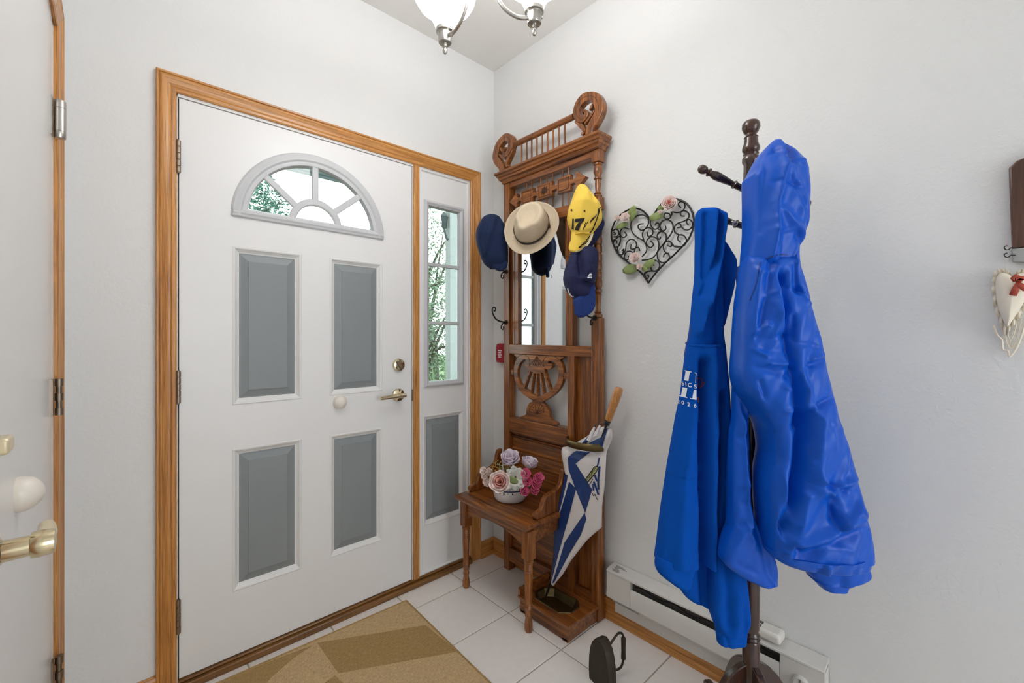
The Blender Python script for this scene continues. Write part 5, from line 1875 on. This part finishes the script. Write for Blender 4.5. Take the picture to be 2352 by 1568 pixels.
zline([(1746, 602), (1737, 650), (1722, 690)], 1.0, 0, 0, 1, tj, 'seam', 'jacketdark', jk, .001)
tjh = tree_of(jh)
zline([(1711, 607), (1735, 602), (1750, 599), (1775, 588), (1798, 584), (1810, 586)], 1.2, 0, 0, 1, tjh, 'neck_seam', 'jacketdark', jk, .0012)


# ------------------------------------------------------------------ chandelier with three glass shades
LA = pd(1022, HOR, 1.335)
LB = pd(1227, HOR, 1.253)
mid = (LA + LB) / 2
ab = (LB - LA)
rad = ab.length / math.sqrt(3)
pn = Vector((-ab.y, ab.x, 0)).normalized()
if pn.dot(FW) > 0:
    pn = -pn
ctr = mid + pn * (rad / 2)
third = ctr + pn * rad
zb = 2.1075
ch = thing('chandelier', (ctr.x, ctr.y, CH), 'brushed nickel chandelier with three white glass shades', 'chandelier')
B().lathe([(.0, -.0005), (.062, -.001), (.060, -.012), (.035, -.024), (.012, -.028), (.0, -.029)], (ctr.x, ctr.y, CH), seg=28).obj('canopy', 'nickel', ch)
B().lathe([(.007, 0), (.007, CH - 2.30 - .02)], (ctr.x, ctr.y, 2.30), seg=14).obj('stem', 'nickel', ch)
B().lathe([(.0, 0), (.010, .004), (.020, .018), (.024, .045), (.018, .075), (.012, .10), (.016, .108), (.010, .12)], (ctr.x, ctr.y, 2.235), seg=22).obj('hub', 'nickel', ch)
for c in (LA, LB, third):
    b = Vector((c.x, c.y, zb))
    o = (Vector((ctr.x, ctr.y, 0)) - Vector((c.x, c.y, 0))).normalized()
    g = B()
    g.lathe([(.0, 0), (.004, .001), (.0072, .006), (.0072, .012), (.004, .016), (.005, .019), (.008, .021), (.0065, .028), (.0075, .032), (.019, .033), (.0205, .036), (.0205, .062), (.0225, .064), (.0235, .066)], b, seg=24)
    g.obj('lamp_holder', 'nickel', ch)
    B().lathe([(.024, .064), (.0275, .066), (.0275, .080), (.025, .083), (.0, .083)], b, seg=24).obj('shade_cup', 'nickel', ch)
    sh = [(.026, .072), (.032, .090), (.040, .106), (.050, .122), (.056, .131), (.0575, .134), (.066, .136), (.080, .148), (.091, .166), (.097, .19), (.098, .215), (.094, .235), (.089, .235), (.093, .21), (.090, .19), (.075, .152), (.05, .134), (.03, .10)]
    B().lathe(sh, b, seg=36).obj('glass_shade', 'lampglass', ch)
    p0 = b + UP * .048 + o * .018
    L = rad
    arm = [p0, p0 + o * .035 - UP * .002, p0 + o * .075 + UP * .020, p0 + o * .105 + UP * .070, p0 + o * (rad * .76) + UP * .125, Vector((ctr.x, ctr.y, zb + .19)) - o * .012]
    B().tube(curve_pts(arm, 6), .0058, 10).obj('arm', 'nickel', ch)
    B().ball(p0 - o * .040 + UP * .010, .006, 10).obj('set_screw', 'nickel', ch)

# ------------------------------------------------------------------ wooden plaque, hooks and lace heart at the right edge
pq = thing('wall_plaque', (-.012, -2.06, 1.40), 'dark wooden wall plaque with a grey lower plate at the right edge', 'plaque')
pts = [(1.958, 1.452), (1.955, 1.55), (1.953, 1.648), (1.965, 1.662), (1.985, 1.668), (2.00, 1.676), (2.06, 1.688), (2.12, 1.676), (2.135, 1.668), (2.155, 1.662), (2.167, 1.648), (2.165, 1.55), (2.162, 1.452)]
shape2d('board', [pts], PL_R, .012, .022, 'plaque', pq, .004)
shape2d('grey_plate', [[(1.959, 1.420), (1.957, 1.4515), (2.163, 1.4515), (2.161, 1.420), (2.12, 1.414), (2.0, 1.414)]], PL_R, .013, .020, 'greypaint', pq, .002)
hk = thing('cup_hook', (-.05, -1.945, 1.43), 'pair of thin steel cup hooks beside the plaque', 'hook')
for (z, y0) in ((1.4515, -1.962), (1.4335, -1.963)):
    def Q(a, b):
        return px(2240 + a / 5.6, 340 + b / 5.6, 'x', -.024) * 1.0
    off = 0 if z > 1.44 else 95
    P = curve_pts([Q(520, 1282 + off), Q(460, 1282 + off), Q(432, 1305 + off), Q(400, 1308 + off), Q(372, 1285 + off), (Q(385, 1262 + off)), Q(415, 1254 + off)], 5)
    B().tube(P, .0011, 7).obj('hook', 'iron', hk)
# padded heart with lace
hp0 = px(2312, 705, 'x', -.030)
hz = thing('lace_heart', (-.03, hp0.y, 1.22), 'cream padded fabric heart with lace edging and a red ribbon hung from a hook', 'ornament')


def Lh(a, b, x=-.03):
    return px(2240 + a / 6.533, 600 + b / 6.533, 'x', x)


cen = Lh(560, 480)
hl = [(560, 260), (520, 200), (430, 170), (350, 190), (305, 300), (310, 480), (340, 680), (410, 860), (480, 985), (560, 880), (660, 740), (760, 560), (830, 400), (840, 270), (780, 190), (690, 175), (610, 205)]
for nm, k, xx, th, mt in (('pad', 1.0, -.028, .026, 'lace'),):
    ring = curve_pts([Lh(*p, -.024) for p in hl], 3, True)
    g = B()
    c0 = sum(ring, Vector()) / len(ring)
    rows = []
    for s, o in ((1, .006), (1.0, 0), (.97, -.010), (.85, -.020), (.6, -.027), (.3, -.030), (.05, -.031)):
        rows.append([c0 + (p - c0) * s + Vector((o, 0, 0)) for p in ring])
    g.quad_grid(rows, close_u=True, cap=True)
    g.obj('pad', 'lace', hz, angle=70)
ring = curve_pts([Lh(*p, -.016) for p in hl], 8, True)
c0 = sum(ring, Vector()) / len(ring)
g = B()
rows = []
for s, o in ((.95, 0), (1.10, 0), (1.22, 0)):
    rows.append([c0 + (p - c0) * (s + (.035 * math.sin(i * 1.55) if s > 1.15 else 0)) + Vector((.006 * math.sin(i * 1.1) * (s - .95) * 4 + o, 0, 0)) for i, p in enumerate(ring)])
g.quad_grid(rows, close_u=True)
g.obj('lace_ruffle', 'lace', hz, solid=.0012, angle=80)
# crocheted edging below: rows of small rings down to a point
for (a, b) in ((265, 950), (300, 985), (335, 1060), (350, 1120), (395, 1120), (370, 1175)):
    pass
g = B()
edge = [(275, 960), (330, 1110), (400, 1180), (415, 1320), (490, 1345), (515, 1425), (600, 1330), (665, 1190), (715, 1050), (760, 900)]
g.tube(curve_pts([Lh(*p, -.014) for p in edge], 5), .0026, 6)
g.tube(curve_pts([Lh(*p, -.014) for p in [(345, 960), (440, 1060), (470, 1200), (530, 1310), (600, 1230), (650, 1060), (690, 900)]], 5), .0012, 6)
g.tube(curve_pts([Lh(*p, -.014) for p in [(400, 960), (470, 1060), (530, 1180), (590, 1060), (620, 930)]], 5), .0012, 6)
R2 = random.Random(4)
for k in range(34):
    t = k / 33
    e1 = (lerp(430, 530, min(1, t * 2)), lerp(1030, 1320, min(1, t * 2))) if t < .5 else (lerp(535, 690, t * 2 - 1), lerp(1310, 800, t * 2 - 1))
    c = Lh(e1[0] + R2.uniform(-20, 20), e1[1] + R2.uniform(-14, 14), -.014)
    g.tube([c + Vector((0, .0042 * math.cos(q), .0032 * math.sin(q))) for q in [2 * PI * i / 10 for i in range(11)]], .0007, 5)
lc = g.obj('crochet_edging', 'lace', hz)
lc['kind'] = 'stuff'
for a in ([(610, 300, 20), (600, 240, 34), (640, 300, 12)], [(640, 300, 14), (680, 250, 34), (650, 310, 12)], [(640, 310, 12), (600, 420, 26), (565, 510, 26)], [(645, 315, 12), (690, 370, 24), (760, 420, 24)]):
    P = curve_pts([(Lh(p[0], p[1], -.058).y, Lh(p[0], p[1], -.058).z, p[2] / 6.533 / FPX * 1.55) for p in a], 5)
    rws = []
    for i, p in enumerate(P):
        t = (P[min(i + 1, len(P) - 1)] - P[max(i - 1, 0)])
        n_ = Vector((-t.y, t.x)).normalized() * p.z
        bow = -.006 * math.sin(PI * i / (len(P) - 1))
        rws.append([(-.056 + bow, p.x + n_.x, p.y + n_.y), (-.056 + bow, p.x - n_.x, p.y - n_.y)])
    B().quad_grid(rws).obj('ribbon_loop', 'ribbon', hz, solid=.0012)
B().tube([px(2313, 590, 'x', -.024), Lh(478, 60, -.024), Lh(472, 180, -.024)], .0005, 6).obj('thread', 'lace', hz)

# ------------------------------------------------------------------ outdoors, seen through the door glass
gd = B().box((-14, .14, -.35), (16, 26, -.16)).obj('lawn', 'lawn', smooth=False)
gd['kind'] = 'structure'
gd['label'] = 'green lawn outside the front door'
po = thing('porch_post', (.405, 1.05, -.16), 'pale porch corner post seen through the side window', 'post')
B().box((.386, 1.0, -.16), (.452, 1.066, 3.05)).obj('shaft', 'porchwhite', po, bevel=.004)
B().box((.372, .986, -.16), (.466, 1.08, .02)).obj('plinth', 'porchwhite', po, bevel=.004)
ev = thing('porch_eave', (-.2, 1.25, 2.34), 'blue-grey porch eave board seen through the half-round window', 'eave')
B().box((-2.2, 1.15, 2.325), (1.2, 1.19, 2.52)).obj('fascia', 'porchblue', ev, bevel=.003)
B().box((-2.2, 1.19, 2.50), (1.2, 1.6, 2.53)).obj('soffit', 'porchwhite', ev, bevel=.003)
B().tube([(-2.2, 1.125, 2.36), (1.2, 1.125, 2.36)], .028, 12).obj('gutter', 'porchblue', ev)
ln = thing('porch_lantern', (.345, 1.03, 2.08), 'dark porch lantern on the pale post outside', 'lantern')
B().lathe([(.012, 0), (.022, .01), (.030, .09), (.034, .10), (.014, .13), (.0, .14)], (.352, 1.03, 2.10), seg=4).obj('cage', 'lantern', ln)
B().tube(curve_pts([(.386, 1.03, 2.02), (.372, 1.03, 2.03), (.358, 1.03, 2.07), (.353, 1.03, 2.10)], 4), .008, 8).obj('bracket', 'lantern', ln)


def leaves(g, c, rad, n, size, rr, flat=1.0):
    c = Vector(c)
    for _ in range(n):
        while True:
            p = Vector((rr.uniform(-1, 1), rr.uniform(-1, 1), rr.uniform(-1, 1)))
            if .25 < p.length < 1:
                break
        p = c + Vector((p.x * rad[0], p.y * rad[1], p.z * rad[2]))
        d = Vector((rr.uniform(-1, 1), rr.uniform(-1, 1), rr.uniform(-.6, .6))).normalized()
        s = d.cross(Vector((rr.uniform(-1, 1), rr.uniform(-1, 1), rr.uniform(-1, 1)))).normalized()
        L = size * rr.uniform(.6, 1.3)
        q = [p - d * L, p + s * L * .4, p + d * L, p - s * L * .4]
        g.bm.faces.new([g.bm.verts.new(v) for v in q])


def garden_tree(name, base, crown, rad, n, size, label, mat, cat='tree', seed=1):
    rr = random.Random(seed)
    root = thing(name, base, label, cat)
    b, c = Vector(base), Vector(crown)
    g = B()
    g.tube(curve_pts([b, b.lerp(c, .4) + Vector((.05, 0, 0)), b.lerp(c, .75) - Vector((.06, 0, 0)), c], 4), [.13 - .007 * k for k in range(13)], 8)
    g.obj('trunk', 'bark', root)
    for _ in range(9):
        a = b.lerp(c, rr.uniform(.55, .95))
        e = c + Vector((rr.uniform(-1, 1) * rad[0], rr.uniform(-1, 1) * rad[1], rr.uniform(-.6, .9) * rad[2])) * .85
        B().tube(curve_pts([a, a.lerp(e, .5) + UP * .08, e], 4), [.03 - .003 * k for k in range(9)], 6).obj('branch', 'bark', root)
    g = B()
    leaves(g, c, rad, n, size, rr)
    o = g.obj('foliage', mat, root, smooth=False)
    o['kind'] = 'stuff'
    return root


garden_tree('garden_tree', (-.4, 6.4, -.16), (-.12, 6.2, 3.32), (.72, .7, .72), 5200, .036, 'blue-green leafy tree seen at the left of the half-round window', 'crown', seed=5)
garden_tree('garden_tree', (2.35, 4.4, -.16), (2.15, 4.2, 2.35), (1.05, .8, 1.45), 7000, .026, 'pale airy tree with bare branches seen through the side window', 'crown2', seed=6)
garden_tree('garden_shrub', (1.35, 3.0, -.16), (1.30, 2.9, 1.15), (.75, .5, 1.0), 7000, .024, 'grey-green shrub low behind the tall grass outside', 'crown2', 'shrub', seed=9)
tg = thing('tall_grass', (.23, .95, -.16), 'tall green ornamental grass just outside the side window', 'grass')
rr = random.Random(3)
for k in range(46):
    b = Vector((.22 + rr.uniform(-.12, .11), .92 + rr.uniform(-.1, .12), -.16))
    hgt = rr.uniform(1.05, 1.52)
    ben = Vector((rr.uniform(-.28, .22), rr.uniform(-.1, .2), 0))
    w0_ = rr.uniform(.006, .011)
    side = Vector((1, rr.uniform(-.5, .5), 0)).normalized()
    g = B()
    rows = []
    for i in range(9):
        s = i / 8
        p = b + UP * (hgt * (s - .18 * s**3)) + ben * (s**2.2)
        wd = w0_ * (1 - s) ** .5 + .0004
        rows.append([p - side * wd, p + Vector((0, -.002, 0)), p + side * wd])
    g.quad_grid(rows)
    g.obj('blade', 'blade', tg, solid=.0008)
